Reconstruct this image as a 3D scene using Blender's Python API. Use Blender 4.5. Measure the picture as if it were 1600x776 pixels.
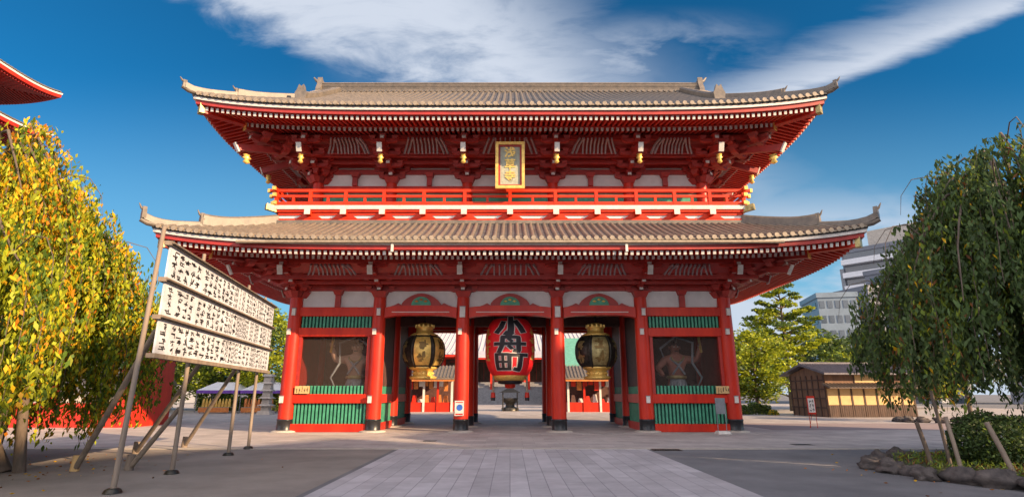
import bpy, math, random
import numpy as np
from mathutils import Vector, Matrix, noise as mnoise
R = math.radians
random.seed(7); rng = np.random.default_rng(7)
for o in list(bpy.data.objects): bpy.data.objects.remove(o)
SC = bpy.context.scene; COL = SC.collection

# ------------------------------------------------------------------ camera
cam = bpy.data.cameras.new('camera'); camo = bpy.data.objects.new('camera', cam); COL.objects.link(camo)
camo.location = (0, 0, 1.73); camo.rotation_euler = (R(90 + 14.7), 0, 0)
cam.sensor_width = 36; cam.lens = 19.44; cam.shift_x = 0.0019; cam.clip_end = 3000
SC.camera = camo

# ------------------------------------------------------------------ light
AZ = R(57); EL = R(21.5)                       # sun behind the camera, to the right, low
sdir = Vector((math.sin(AZ) * math.cos(EL), -math.cos(AZ) * math.cos(EL), math.sin(EL)))
sun = bpy.data.lights.new('sun', 'SUN'); sun.energy = 5.0; sun.angle = R(0.6); sun.color = (1.0, 0.70, 0.42)
suno = bpy.data.objects.new('sun', sun); COL.objects.link(suno)
suno.rotation_euler = (-sdir).to_track_quat('-Z', 'Y').to_euler()
SC.view_settings.view_transform = 'Standard'; SC.view_settings.look = 'None'
SC.view_settings.gamma = 1; SC.view_settings.exposure = 0.98; SC.view_settings.use_curve_mapping = False
try: SC.cycles.transparent_max_bounces = 12
except Exception: pass

class X:                                        # node-math expressions
    def __init__(s, nt, sock): s.nt = nt; s.s = sock
    def op(s, o, b=None, c=None, clamp=False):
        n = s.nt.nodes.new('ShaderNodeMath'); n.operation = o; n.use_clamp = clamp
        for i, v in enumerate((s, b, c)):
            if v is None: continue
            if isinstance(v, X): s.nt.links.new(v.s, n.inputs[i])
            else: n.inputs[i].default_value = v
        return X(s.nt, n.outputs[0])
    def __add__(s, b): return s.op('ADD', b)
    def __sub__(s, b): return s.op('SUBTRACT', b)
    def __mul__(s, b): return s.op('MULTIPLY', b)
    def __truediv__(s, b): return s.op('DIVIDE', b)
    def sm(s, a, b):                            # smoothstep a..b
        n = s.nt.nodes.new('ShaderNodeMapRange'); n.interpolation_type = 'SMOOTHSTEP'
        s.nt.links.new(s.s, n.inputs[0]); n.inputs[1].default_value = a; n.inputs[2].default_value = b
        return X(s.nt, n.outputs[0])

wd = bpy.data.worlds.new('World'); SC.world = wd; wd.use_nodes = True
nt = wd.node_tree; N = nt.nodes; L = nt.links; N.clear()
sky = N.new('ShaderNodeTexSky'); sky.sky_type = 'NISHITA'; sky.sun_disc = False
sky.sun_elevation = EL; sky.sun_rotation = math.atan2(sdir.x, sdir.y); sky.air_density = 1.0; sky.dust_density = 0.3; sky.ozone_density = 2.0
tint = N.new('ShaderNodeMix'); tint.data_type = 'RGBA'; tint.blend_type = 'MULTIPLY'; tint.inputs[0].default_value = 1
L.new(sky.outputs[0], tint.inputs[6]); tint.inputs[7].default_value = (0.08, 0.63, 0.92, 1)
tc = N.new('ShaderNodeTexCoord'); sp = N.new('ShaderNodeSeparateXYZ'); L.new(tc.outputs['Generated'], sp.inputs[0])
gx, gy, gz = (X(nt, sp.outputs[i]) for i in range(3))
p = gx / gy.op('MAXIMUM', 0.05); q = gz / gy.op('MAXIMUM', 0.05)
def wnoise(scale, sx, sy, rot, det, rough, dist):
    cx = N.new('ShaderNodeCombineXYZ'); L.new(p.s, cx.inputs[0]); L.new(q.s, cx.inputs[1])
    m = N.new('ShaderNodeMapping'); m.inputs['Rotation'].default_value = (0, 0, rot); m.inputs['Scale'].default_value = (sx, sy, 1)
    L.new(cx.outputs[0], m.inputs[0])
    n = N.new('ShaderNodeTexNoise'); n.inputs['Scale'].default_value = scale; n.inputs['Detail'].default_value = det
    n.inputs['Roughness'].default_value = rough; n.inputs['Distortion'].default_value = dist
    L.new(m.outputs[0], n.inputs[0]); return X(nt, n.outputs[0])
n1 = wnoise(3.2, 1.0, 2.6, R(14), 8, 0.6, 0.4)
n2 = wnoise(5.0, 0.7, 3.4, R(-22), 7, 0.6, 0.2)
n3 = wnoise(2.2, 1.0, 3.0, 0.0, 6, 0.55, 0.0)
# centre mass: above a line falling to the right, fading out towards the right
dl = q + p * 0.415 - 0.475
A = (dl + (n1 - 0.5) * 0.22).sm(0.0, 0.10) * (p + (n1 - 0.5) * 0.5 + (q - 0.62) * 0.9).op('MULTIPLY', -1).sm(-0.42, -0.02)
A = A * (n1.sm(0.28, 0.56) * 0.7 + 0.3)
# bright wedge rising to the right with a sharp lower edge
dw = q - p * 0.41 - 0.332
B = (dw + (n2 - 0.5) * 0.05 + (n1 - 0.5) * 0.02).sm(-0.012, 0.030) * (dw + (n2 - 0.5) * 0.14).op('MULTIPLY', -1).sm(-0.15, -0.02) * p.sm(-0.10, 0.28)
B = B * (n2.sm(0.25, 0.6) * 0.55 + 0.45)
# thin veil low over the roof line, low banks by the right horizon
Cc = (q.sm(0.56, 0.66) * q.op('MULTIPLY', -1).sm(-0.80, -0.66)) * n1.sm(0.34, 0.62) * p.sm(-0.45, -0.1) * p.op('MULTIPLY', -1).sm(-0.62, -0.35) * 0.65
D = q.op('MULTIPLY', -1).sm(-0.42, -0.26) * (n3 + (q - 0.3) * -0.5).sm(0.40, 0.56) * p.sm(0.25, 0.42) * 0.9
D2 = q.op('MULTIPLY', -1).sm(-0.66, -0.02) * 0.80
cl = A.op('MAXIMUM', B).op('MAXIMUM', Cc).op('MAXIMUM', D)
cl = cl * gy.sm(0.05, 0.25)
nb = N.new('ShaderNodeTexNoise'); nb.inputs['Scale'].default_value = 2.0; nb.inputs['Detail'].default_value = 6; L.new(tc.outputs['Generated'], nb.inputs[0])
back = X(nt, nb.outputs[0]).sm(0.34, 0.56) * gy.op('MULTIPLY', -1).sm(-0.10, 0.35)      # unseen bright cloud added behind the camera as fill light on the gate front
mx = N.new('ShaderNodeMix'); mx.data_type = 'RGBA'; L.new(cl.s, mx.inputs[0]); hz = N.new('ShaderNodeMix'); hz.data_type = 'RGBA'; L.new(D2.s, hz.inputs[0]); L.new(tint.outputs[2], hz.inputs[6]); hz.inputs[7].default_value = (2.3, 4.7, 6.3, 1)
L.new(hz.outputs[2], mx.inputs[6])
mx.inputs[7].default_value = (4.9, 5.4, 6.3, 1)
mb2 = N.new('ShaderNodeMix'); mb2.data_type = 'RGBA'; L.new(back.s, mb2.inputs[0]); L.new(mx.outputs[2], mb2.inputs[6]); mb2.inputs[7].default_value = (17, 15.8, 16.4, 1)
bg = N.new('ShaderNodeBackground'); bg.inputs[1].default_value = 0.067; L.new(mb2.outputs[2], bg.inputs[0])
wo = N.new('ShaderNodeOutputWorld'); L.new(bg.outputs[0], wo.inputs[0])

# ------------------------------------------------------------------ materials
def mat(name, col, rough=0.6, metal=0.0, var=0.12, scale=3.0, col2=None, bump=0.0, bscale=20.0, spec=0.5, wear=None, stretch=(1, 1, 1)):
    m = bpy.data.materials.new(name); m.use_nodes = True; t = m.node_tree; b = t.nodes['Principled BSDF']
    b.inputs['Roughness'].default_value = rough; b.inputs['Metallic'].default_value = metal
    b.inputs['Specular IOR Level'].default_value = spec
    c2 = col2 or tuple(c * (1 - var * 2) for c in col); c1 = col if col2 else tuple(min(1, c * (1 + var)) for c in col)
    co = t.nodes.new('ShaderNodeTexCoord'); mp = t.nodes.new('ShaderNodeMapping'); mp.inputs['Scale'].default_value = stretch
    t.links.new(co.outputs['Object'], mp.inputs[0])
    n = t.nodes.new('ShaderNodeTexNoise'); n.inputs['Scale'].default_value = scale; n.inputs['Detail'].default_value = 6; n.inputs['Roughness'].default_value = 0.65
    t.links.new(mp.outputs[0], n.inputs[0])
    rp = t.nodes.new('ShaderNodeValToRGB'); rp.color_ramp.elements[0].position = 0.32; rp.color_ramp.elements[1].position = 0.68
    rp.color_ramp.elements[0].color = (*c2, 1); rp.color_ramp.elements[1].color = (*c1, 1)
    t.links.new(n.outputs[0], rp.inputs[0]); t.links.new(rp.outputs[0], b.inputs['Base Color'])
    if bump:
        n2 = t.nodes.new('ShaderNodeTexNoise'); n2.inputs['Scale'].default_value = bscale; n2.inputs['Detail'].default_value = 4
        t.links.new(mp.outputs[0], n2.inputs[0])
        bp = t.nodes.new('ShaderNodeBump'); bp.inputs['Strength'].default_value = bump; bp.inputs['Distance'].default_value = 0.02
        t.links.new(n2.outputs[0], bp.inputs['Height']); t.links.new(bp.outputs[0], b.inputs['Normal'])
    return m
M = {}
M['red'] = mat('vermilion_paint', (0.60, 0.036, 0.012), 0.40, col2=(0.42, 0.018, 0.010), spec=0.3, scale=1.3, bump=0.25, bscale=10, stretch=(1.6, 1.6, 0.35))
M['red2'] = mat('shade_deepened_red', (0.37, 0.026, 0.018), 0.5, var=0.12, scale=3.0)  # darker red with the under-eave shadow worked into the colour
M['redrail'] = mat('orange_red_paint', (0.72, 0.045, 0.008), 0.5, spec=0.25, col2=(0.50, 0.028, 0.010), scale=1.6)
M['black'] = mat('black_lacquer', (0.018, 0.018, 0.022), 0.35, var=0.3)
M['white'] = mat('white_plaster', (0.72, 0.69, 0.66), 0.8, var=0.06, scale=1.5)
M['cap'] = mat('white_end_paint', (0.64, 0.60, 0.55), 0.65, var=0.10)
M['green'] = mat('green_paint', (0.06, 0.30, 0.18), 0.5, var=0.15)
M['gold'] = mat('gilded_metal', (0.85, 0.56, 0.14), 0.38, metal=0.4, var=0.15, scale=6)
M['tile'] = mat('roof_tile', (0.205, 0.170, 0.135), 0.45, col2=(0.11, 0.098, 0.085), scale=3.5, var=0.1, spec=0.4)
M['tileend'] = mat('roof_tile_end', (0.31, 0.25, 0.18), 0.5, var=0.15, scale=5)
M['lath'] = mat('black_lath', (0.03, 0.028, 0.03), 0.7)
M['stone'] = mat('pale_stone', (0.46, 0.41, 0.35), 0.75, var=0.12, scale=2.5, bump=0.2)
M['asphalt'] = mat('asphalt', (0.20, 0.195, 0.20), 0.85, col2=(0.12, 0.12, 0.125), scale=0.5, bump=0.5, bscale=60)
M['asphaltL'] = mat('asphalt_warm', (0.30, 0.26, 0.225), 0.85, col2=(0.19, 0.165, 0.145), scale=0.5, bump=0.5, bscale=60)  # lighter, warmer asphalt left of the path
M['wood'] = mat('weathered_wood', (0.30, 0.235, 0.175), 0.8, col2=(0.17, 0.13, 0.10), scale=6, stretch=(1, 1, 0.15))
M['darkwood'] = mat('dark_wood', (0.085, 0.05, 0.035), 0.8, var=0.25, scale=5, stretch=(1, 1, 0.2))
M['bark'] = mat('bark', (0.16, 0.12, 0.09), 0.9, col2=(0.08, 0.06, 0.045), scale=8, bump=0.6, stretch=(1, 1, 0.3))
M['paper'] = mat('white_board', (0.58, 0.60, 0.64), 0.7, var=0.14, scale=2.0)
M['ink'] = mat('black_ink', (0.02, 0.02, 0.025), 0.6)
M['lantern'] = mat('lantern_paper_red', (0.85, 0.015, 0.022), 0.5, var=0.08)
M['bronze'] = mat('dark_bronze', (0.06, 0.055, 0.045), 0.4, metal=0.6, var=0.3, scale=6)
M['grey'] = mat('grey_metal', (0.22, 0.23, 0.25), 0.5, metal=0.2)
M['rock'] = mat('rock', (0.12, 0.10, 0.09), 0.9, col2=(0.035, 0.03, 0.03), scale=4, bump=0.8, bscale=12)
M['soil'] = mat('soil', (0.07, 0.05, 0.03), 0.95, col2=(0.05, 0.07, 0.02), scale=3, bump=0.8)
M['concrete'] = mat('grey_concrete', (0.17, 0.18, 0.21), 0.8, var=0.08, scale=0.3)
M['concrete2'] = mat('pale_cladding', (0.30, 0.31, 0.34), 0.7, var=0.05, scale=0.3)
M['glass'] = mat('window_glass', (0.05, 0.07, 0.09), 0.12, var=0.1, spec=0.8)
M['blueglass'] = mat('blue_cladding', (0.16, 0.21, 0.26), 0.4, var=0.08, scale=0.5)
M['shoji'] = mat('ochre_shutter', (0.62, 0.40, 0.17), 0.7, var=0.08, scale=2)
M['tarp'] = mat('white_tarp', (0.70, 0.70, 0.72), 0.6, var=0.04)
M['purple'] = mat('purple_cloth', (0.15, 0.06, 0.34), 0.8, var=0.1)
M['blue'] = mat('blue_print', (0.03, 0.12, 0.50), 0.5)
M['orange'] = mat('orange_goods', (0.60, 0.22, 0.04), 0.7, col2=(0.35, 0.10, 0.03), scale=4)
M['yellow'] = mat('yellow_goods', (0.65, 0.45, 0.08), 0.7, col2=(0.4, 0.2, 0.05), scale=5)
M['copper_green'] = mat('verdigris_roof', (0.12, 0.33, 0.25), 0.6, var=0.12)
M['hallroof'] = mat('grey_hall_roof', (0.42, 0.41, 0.44), 0.6, var=0.06)
M['greystone'] = mat('grey_stair_stone', (0.22, 0.22, 0.23), 0.85, var=0.15)
M['plaque'] = mat('plaque_board', (0.42, 0.44, 0.33), 0.5, var=0.12, scale=6)
M['skin'] = mat('painted_statue_body', (0.42, 0.16, 0.11), 0.6, var=0.15, scale=2)
M['skinpale'] = mat('painted_statue_body_pale', (0.52, 0.32, 0.22), 0.6, var=0.15, scale=2)
M['robe'] = mat('statue_robe', (0.30, 0.33, 0.36), 0.7, var=0.2, scale=4)
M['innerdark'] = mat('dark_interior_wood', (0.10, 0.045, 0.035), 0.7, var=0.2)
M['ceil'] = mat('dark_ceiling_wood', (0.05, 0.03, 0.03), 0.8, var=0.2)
M['pinklit'] = mat('pinkish_sunlit_tone', (0.30, 0.23, 0.22), 0.8, col2=(0.23, 0.19, 0.19), scale=0.5)

M['pan'] = mat('roof_pan_tile', (0.10, 0.095, 0.10), 0.6, var=0.25, scale=3)  # pan tiles darkened, painting the shade between the roll tiles
M['giltdark'] = mat('dark_gilding', (0.25, 0.16, 0.05), 0.5, metal=0.5, var=0.2)  # dark bronze tone for the lettering on gilt panels
M['shedwood'] = mat('brown_shed_boards', (0.24, 0.13, 0.07), 0.8, col2=(0.12, 0.065, 0.04), scale=5, stretch=(1, 1, 0.15))
M['patch'] = mat('patched_asphalt', (0.15, 0.145, 0.15), 0.9, col2=(0.11, 0.108, 0.11), scale=2.5, bump=0.6, bscale=70)
M['darkgreen'] = mat('dark_green_paint', (0.015, 0.10, 0.07), 0.6)
M['ribs'] = mat('pale_rib_paint', (0.33, 0.24, 0.24), 0.6)
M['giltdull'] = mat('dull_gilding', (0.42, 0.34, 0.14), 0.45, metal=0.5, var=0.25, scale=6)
def paving(name, base, dark, bw, bh, mortar, rot=0.0, rough=0.7, off=0.5):
    m = bpy.data.materials.new(name); m.use_nodes = True; t = m.node_tree; b = t.nodes['Principled BSDF']
    b.inputs['Roughness'].default_value = rough
    co = t.nodes.new('ShaderNodeTexCoord'); mp = t.nodes.new('ShaderNodeMapping'); mp.inputs['Rotation'].default_value = (0, 0, rot)
    t.links.new(co.outputs['Object'], mp.inputs[0])
    br = t.nodes.new('ShaderNodeTexBrick'); br.inputs['Scale'].default_value = 1; br.inputs['Brick Width'].default_value = bw; br.inputs['Row Height'].default_value = bh
    br.inputs['Mortar Size'].default_value = mortar; br.offset = off; br.inputs['Mortar Smooth'].default_value = 0.4
    br.inputs['Color1'].default_value = (*base, 1); br.inputs['Color2'].default_value = (*[c * 0.78 for c in base], 1); br.inputs['Mortar'].default_value = (*dark, 1)
    t.links.new(mp.outputs[0], br.inputs[0])
    n = t.nodes.new('ShaderNodeTexNoise'); n.inputs['Scale'].default_value = 0.9; n.inputs['Detail'].default_value = 8; n.inputs['Roughness'].default_value = 0.7
    t.links.new(co.outputs['Object'], n.inputs[0])
    mr = t.nodes.new('ShaderNodeMapRange'); t.links.new(n.outputs[0], mr.inputs[0]); mr.inputs[1].default_value = 0.3; mr.inputs[2].default_value = 0.7; mr.inputs[3].default_value = 0.72; mr.inputs[4].default_value = 1.12
    mu = t.nodes.new('ShaderNodeMix'); mu.data_type = 'RGBA'; mu.blend_type = 'MULTIPLY'; mu.inputs[0].default_value = 1
    t.links.new(br.outputs[0], mu.inputs[6]); t.links.new(mr.outputs[0], mu.inputs[7]); t.links.new(mu.outputs[2], b.inputs['Base Color'])
    bp = t.nodes.new('ShaderNodeBump'); bp.inputs['Strength'].default_value = 0.5; bp.inputs['Distance'].default_value = 0.01
    inv = t.nodes.new('ShaderNodeMath'); inv.operation = 'SUBTRACT'; inv.inputs[0].default_value = 1; t.links.new(br.outputs['Fac'], inv.inputs[1])
    t.links.new(inv.outputs[0], bp.inputs['Height']); t.links.new(bp.outputs[0], b.inputs['Normal'])
    return m
M['path'] = paving('long_stone_slabs', (0.52, 0.49, 0.50), (0.27, 0.255, 0.27), 1.5, 0.37, 0.010, R(90))
M['plaza'] = paving('plaza_flagstones', (0.47, 0.42, 0.39), (0.28, 0.25, 0.23), 0.9, 0.6, 0.008, 0, 0.75)

def netmat():
    m = bpy.data.materials.new('fine_wire_netting'); m.use_nodes = True; t = m.node_tree
    b = t.nodes['Principled BSDF']; b.inputs['Base Color'].default_value = (0.07, 0.05, 0.04, 1); b.inputs['Roughness'].default_value = 0.7
    tr = t.nodes.new('ShaderNodeBsdfTransparent'); mi = t.nodes.new('ShaderNodeMixShader'); mi.inputs[0].default_value = 0.22
    t.links.new(tr.outputs[0], mi.inputs[1]); t.links.new(b.outputs[0], mi.inputs[2]); t.links.new(mi.outputs[0], t.nodes['Material Output'].inputs[0])
    return m
M['net'] = netmat()
def leafmat(name, col, tr=0.35):
    m = bpy.data.materials.new(name); m.use_nodes = True; t = m.node_tree; b = t.nodes['Principled BSDF']
    b.inputs['Roughness'].default_value = 0.55; b.inputs['Specular IOR Level'].default_value = 0.3
    g = t.nodes.new('ShaderNodeNewGeometry')
    rp = t.nodes.new('ShaderNodeValToRGB'); e = rp.color_ramp.elements
    e[0].color = (*[c * 0.6 for c in col], 1); e[1].color = (*[min(1, c * 1.3) for c in col], 1)
    t.links.new(g.outputs['Random Per Island'], rp.inputs[0]); t.links.new(rp.outputs[0], b.inputs['Base Color'])
    tl = t.nodes.new('ShaderNodeBsdfTranslucent'); t.links.new(rp.outputs[0], tl.inputs[0])
    mi = t.nodes.new('ShaderNodeMixShader'); mi.inputs[0].default_value = tr
    t.links.new(b.outputs[0], mi.inputs[1]); t.links.new(tl.outputs[0], mi.inputs[2]); t.links.new(mi.outputs[0], t.nodes['Material Output'].inputs[0])
    return m
LM = dict(yel=leafmat('leaf_yellow', (0.80, 0.46, 0.015)), yg=leafmat('leaf_yellow_green', (0.36, 0.40, 0.02)), gr=leafmat('leaf_green', (0.10, 0.17, 0.02)),
          org=leafmat('leaf_orange', (0.70, 0.24, 0.02)), dk=leafmat('leaf_dark_green', (0.065, 0.105, 0.035)), md=leafmat('leaf_mid_green', (0.095, 0.155, 0.045)),
          lg=leafmat('leaf_light_green', (0.20, 0.27, 0.03)), br=leafmat('leaf_brown', (0.22, 0.09, 0.03)))

# ------------------------------------------------------------------ helpers
def wloc(o):
    v = Vector((0, 0, 0))
    while o is not None: v += o.location; o = o.parent
    return v
def link(o, parent=None):
    COL.objects.link(o)
    if parent is not None: o.parent = parent
    return o
class MB:
    def __init__(s): s.v = []; s.f = []; s.m = []; s.T = None; s.sm = []
    def add(s, vs, fs, mi=0, smooth=False):
        b = len(s.v)
        for v in vs:
            v = Vector(v); s.v.append(s.T @ v if s.T else v)
        for f in fs: s.f.append([b + i for i in f]); s.m.append(mi); s.sm.append(smooth)
        return s
    def box(s, x0, x1, y0, y1, z0, z1, mi=0):
        return s.add([(x, y, z) for z in (z0, z1) for y in (y0, y1) for x in (x0, x1)],
                     [(0, 2, 3, 1), (4, 5, 7, 6), (0, 1, 5, 4), (2, 6, 7, 3), (0, 4, 6, 2), (1, 3, 7, 5)], mi)
    def taper(s, cx, cy, z0, z1, a, b, mi=0):     # square frustum a at bottom, b on top (half sizes)
        return s.add([(cx - a, cy - a, z0), (cx + a, cy - a, z0), (cx - a, cy + a, z0), (cx + a, cy + a, z0), (cx - b, cy - b, z1), (cx + b, cy - b, z1), (cx - b, cy + b, z1), (cx + b, cy + b, z1)],
                     [(0, 2, 3, 1), (4, 5, 7, 6), (0, 1, 5, 4), (2, 6, 7, 3), (0, 4, 6, 2), (1, 3, 7, 5)], mi)
    def beam(s, p0, p1, w, h, mi=0, h2=None):
        p0 = Vector(p0); p1 = Vector(p1); d = (p1 - p0).normalized(); side = d.cross(Vector((0, 0, 1)))
        if side.length < 1e-4: side = Vector((1, 0, 0))
        side.normalize(); up = side.cross(d); h2 = h if h2 is None else h2
        vs = []
        for pp, hh in ((p0, h), (p1, h2)):
            for a, b in ((-1, -1), (1, -1), (1, 1), (-1, 1)): vs.append(pp + side * a * w / 2 + up * b * hh / 2)
        return s.add(vs, [(0, 1, 2, 3), (7, 6, 5, 4), (0, 4, 5, 1), (1, 5, 6, 2), (2, 6, 7, 3), (3, 7, 4, 0)], mi)
    def tube(s, pts, rad, n=8, mi=0, cap=True, smooth=True):
        pts = [Vector(a) for a in pts]; vs = []; k = len(pts)
        if not hasattr(rad, '__len__'): rad = [rad] * k
        ref = Vector((0.3, 0.2, 1)) if abs((pts[-1] - pts[0]).normalized().z) < 0.9 else Vector((1, 0.1, 0))
        for i in range(k):
            d = (pts[min(i + 1, k - 1)] - pts[max(i - 1, 0)]).normalized(); a = d.cross(ref).normalized(); b = d.cross(a)
            for j in range(n):
                t = 2 * math.pi * j / n; vs.append(pts[i] + (a * math.cos(t) + b * math.sin(t)) * rad[i])
        fs = [(i * n + j, i * n + (j + 1) % n, (i + 1) * n + (j + 1) % n, (i + 1) * n + j) for i in range(k - 1) for j in range(n)]
        s.add(vs, fs, mi, smooth)
        if cap:
            s.add(vs[:n], [tuple(range(n))[::-1]], mi); s.add(vs[-n:], [tuple(range(n))], mi)
        return s
    def lathe(s, prof, c, n=32, mi=0, smooth=True, rfun=None):
        vs = []
        for r, z in prof:
            for j in range(n):
                t = 2 * math.pi * j / n; rr = r * (rfun(t) if rfun else 1)
                vs.append((c[0] + rr * math.cos(t), c[1] + rr * math.sin(t), c[2] + z))
        k = len(prof)
        fs = [(i * n + j, i * n + (j + 1) % n, (i + 1) * n + (j + 1) % n, (i + 1) * n + j) for i in range(k - 1) for j in range(n)]
        s.add(vs, fs, mi, smooth)
        s.add(vs[:n], [tuple(range(n))[::-1]], mi); s.add(vs[-n:], [tuple(range(n))], mi); return s
    def prism(s, poly, y0, y1, mi=0, axis='y'):   # poly in (x,z) extruded along y  (or (y,z) along x)
        n = len(poly)
        if axis == 'y': vs = [(a, y0, b) for a, b in poly] + [(a, y1, b) for a, b in poly]
        else: vs = [(y0, a, b) for a, b in poly] + [(y1, a, b) for a, b in poly]
        fs = [tuple(range(n)), tuple(range(n, 2 * n))[::-1]] + [(i, n + i, n + (i + 1) % n, (i + 1) % n) for i in range(n)]
        return s.add(vs, fs, mi)
    def grid(s, fn, nu, nv, mi=0, smooth=True):
        vs = [fn(i / nu, j / nv) for j in range(nv + 1) for i in range(nu + 1)]
        fs = [(j * (nu + 1) + i, j * (nu + 1) + i + 1, (j + 1) * (nu + 1) + i + 1, (j + 1) * (nu + 1) + i) for j in range(nv) for i in range(nu)]
        return s.add(vs, fs, mi, smooth)
    def mesh(s, name, mats, off=Vector((0, 0, 0))):
        me = bpy.data.meshes.new(name); me.from_pydata([v - off for v in s.v], [], s.f)
        for m in (mats if isinstance(mats, (list, tuple)) else [mats]): me.materials.append(m)
        me.polygons.foreach_set('material_index', s.m); me.polygons.foreach_set('use_smooth', s.sm); me.update()
        return me
    def build(s, name, mats, parent=None, loc=None, bevel=0):
        off = wloc(parent) + (Vector(loc) if loc is not None else Vector((0, 0, 0)))
        o = bpy.data.objects.new(name, s.mesh(name, mats, off))
        if loc is not None: o.location = loc
        link(o, parent)
        if bevel:
            b = o.modifiers.new('bevel', 'BEVEL'); b.width = bevel; b.segments = 1; b.limit_method = 'ANGLE'
        return o
def tag(o, label=None, cat=None, group=None, kind=None):
    if label: o['label'] = label
    if cat: o['category'] = cat
    if group: o['group'] = group
    if kind: o['kind'] = kind
    return o
def thing(name, loc, label, cat, group=None):
    o = bpy.data.objects.new(name, None); o.location = loc; o.empty_display_size = 0.3
    COL.objects.link(o); return tag(o, label, cat, group)
def kids(o): return [c for c in bpy.data.objects if c.parent == o]
def copy_tree(o, parent=None):
    c = o.copy(); COL.objects.link(c)
    if parent is not None: c.parent = parent
    for ch in kids(o): copy_tree(ch, c)
    return c
def inst(o, loc, rz=None, sx=None, parent=None):                 # copy of a part with its sub-parts
    c = copy_tree(o, parent or o.parent); c.location = loc
    if rz is not None: c.rotation_euler = (0, 0, rz)
    if sx: c.scale = sx
    return c

# ================================================================== the ground
def sheet(name, x0, x1, y0, y1, z, m, nx=1, ny=1):
    mb = MB(); mb.grid(lambda a, b: (x0 + (x1 - x0) * a, y0 + (y1 - y0) * b, z), nx, ny, smooth=False)
    return tag(mb.build(name, m), kind='structure')
sheet('ground', -900, 900, -300, 1500, -0.012, M['asphalt'])
sheet('plaza_paving', -60, 70, 19.35, 62, 0.0, M['plaza'])
sheet('temple_forecourt', -60, 60, 62, 100, 0.0, M['plaza'])
sheet('path', -3.6, 4.42, -12, 19.0, -0.002, M['path'])
sheet('asphalt_apron', -26, -3.75, -12, 19.0, -0.008, M['asphaltL'])
mb = MB(); mb.box(-60, 70, 19.0, 19.35, -0.1, 0.008); tag(mb.build('kerb', M['stone']), kind='structure')
sheet('painted_sunlit_strip', 13, 70, 28.6, 35.0, 0.004, M['pinklit'])  # pinkish sheet painting the sunlit strip on the ground

# ================================================================== the gate
CY = 31.0
gate = thing('temple_gate', (0, CY, 0), 'huge two storey vermilion temple gate with tiled roofs and a balcony', 'gate')
CX = (-10.5, -6.4, -2.3, 2.3, 6.4, 10.5); CYS = (27, 31, 35)
mb = MB(); mb.box(-11.6, 11.6, 25.9, 36.1, -0.1, 0.02); mb.build('gate_floor', M['plaza'], gate)
# columns
mb = MB(); mb.tube([(0, 0, 0.5), (0, 0, 2.5), (0, 0, 4.5), (0, 0, 6.3)], [0.345, 0.34, 0.325, 0.30], 28)
col0 = bpy.data.objects.new('column', mb.mesh('column', M['red'])); link(col0, gate)
mb = MB(); mb.lathe([(0.37, 0.08), (0.37, 0.14), (0.36, 0.16), (0.36, 0.52), (0.375, 0.54), (0.375, 0.58), (0.34, 0.60)], (0, 0, 0), 28)
sl = bpy.data.objects.new('base_sleeve', mb.mesh('base_sleeve', M['black'])); link(sl, col0)
mb = MB(); mb.lathe([(0.62, 0.0), (0.60, 0.06), (0.48, 0.09), (0.40, 0.10)], (0, 0, 0), 28)
pl = bpy.data.objects.new('stone_base', mb.mesh('stone_base', M['stone'])); link(pl, col0)
for j, y in enumerate(CYS):
    for i, x in enumerate(CX):
        if i == 0 and j == 0: col0.location = (x, y - CY, 0); continue
        if j == 1 and i in (1, 4): pass
        inst(col0, (x, y - CY, 0))
# small white lamp boxes on the front columns
def plate(parent, x, y, z, h=0.26, w=0.17):
    m_ = MB(); m_.box(x - w / 2, x + w / 2, y - 0.09, y + 0.03, z - h / 2, z + h / 2, 0); m_.box(x - w / 2 - 0.02, x + w / 2 + 0.02, y - 0.1, y + 0.02, z + h / 2, z + h / 2 + 0.03, 1)
    return m_.build('lamp_box', [M['cap'], M['grey']], parent)
for x in CX:
    r_ = 0.33
    sgn = -1 if x < 0 else 1
    xs = x + (-0.10 if x < 0 else -0.08)
    plate(gate, xs, 27 - r_, 4.60)
    if abs(x) > 3: plate(gate, xs + (-0.03 if x < 0 else 0.1), 27 - r_, 1.47, 0.30)
    if abs(x) < 3: plate(gate, x, 27 - r_, 5.55, 0.50, 0.26)
    else: plate(gate, x + 0.05, 27 - r_, 5.55, 0.32)
# front and rear wall framing
def hbeam(x0, x1, y, z0, z1, t=0.3, m=None, name='beam'):
    m_ = MB(); m_.box(x0, x1, y - t / 2, y + t / 2, z0, z1); return m_.build(name, m or M['red'], gate, bevel=0.02)
def slats(x0, x1, y, z0, z1, step=0.17, w=0.085):
    m_ = MB(); n = int((x1 - x0) / step); s_ = (x1 - x0) / n
    for i in range(n):
        c = x0 + (i + 0.5) * s_; m_.box(c - w / 2, c + w / 2, y - 0.04, y + 0.04, z0, z1)
    m_.box(x0, x1, y + 0.10, y + 0.13, z0, z1, 1)
    return m_.build('slat_panel', [M['green'], M['darkgreen']], gate)

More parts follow.
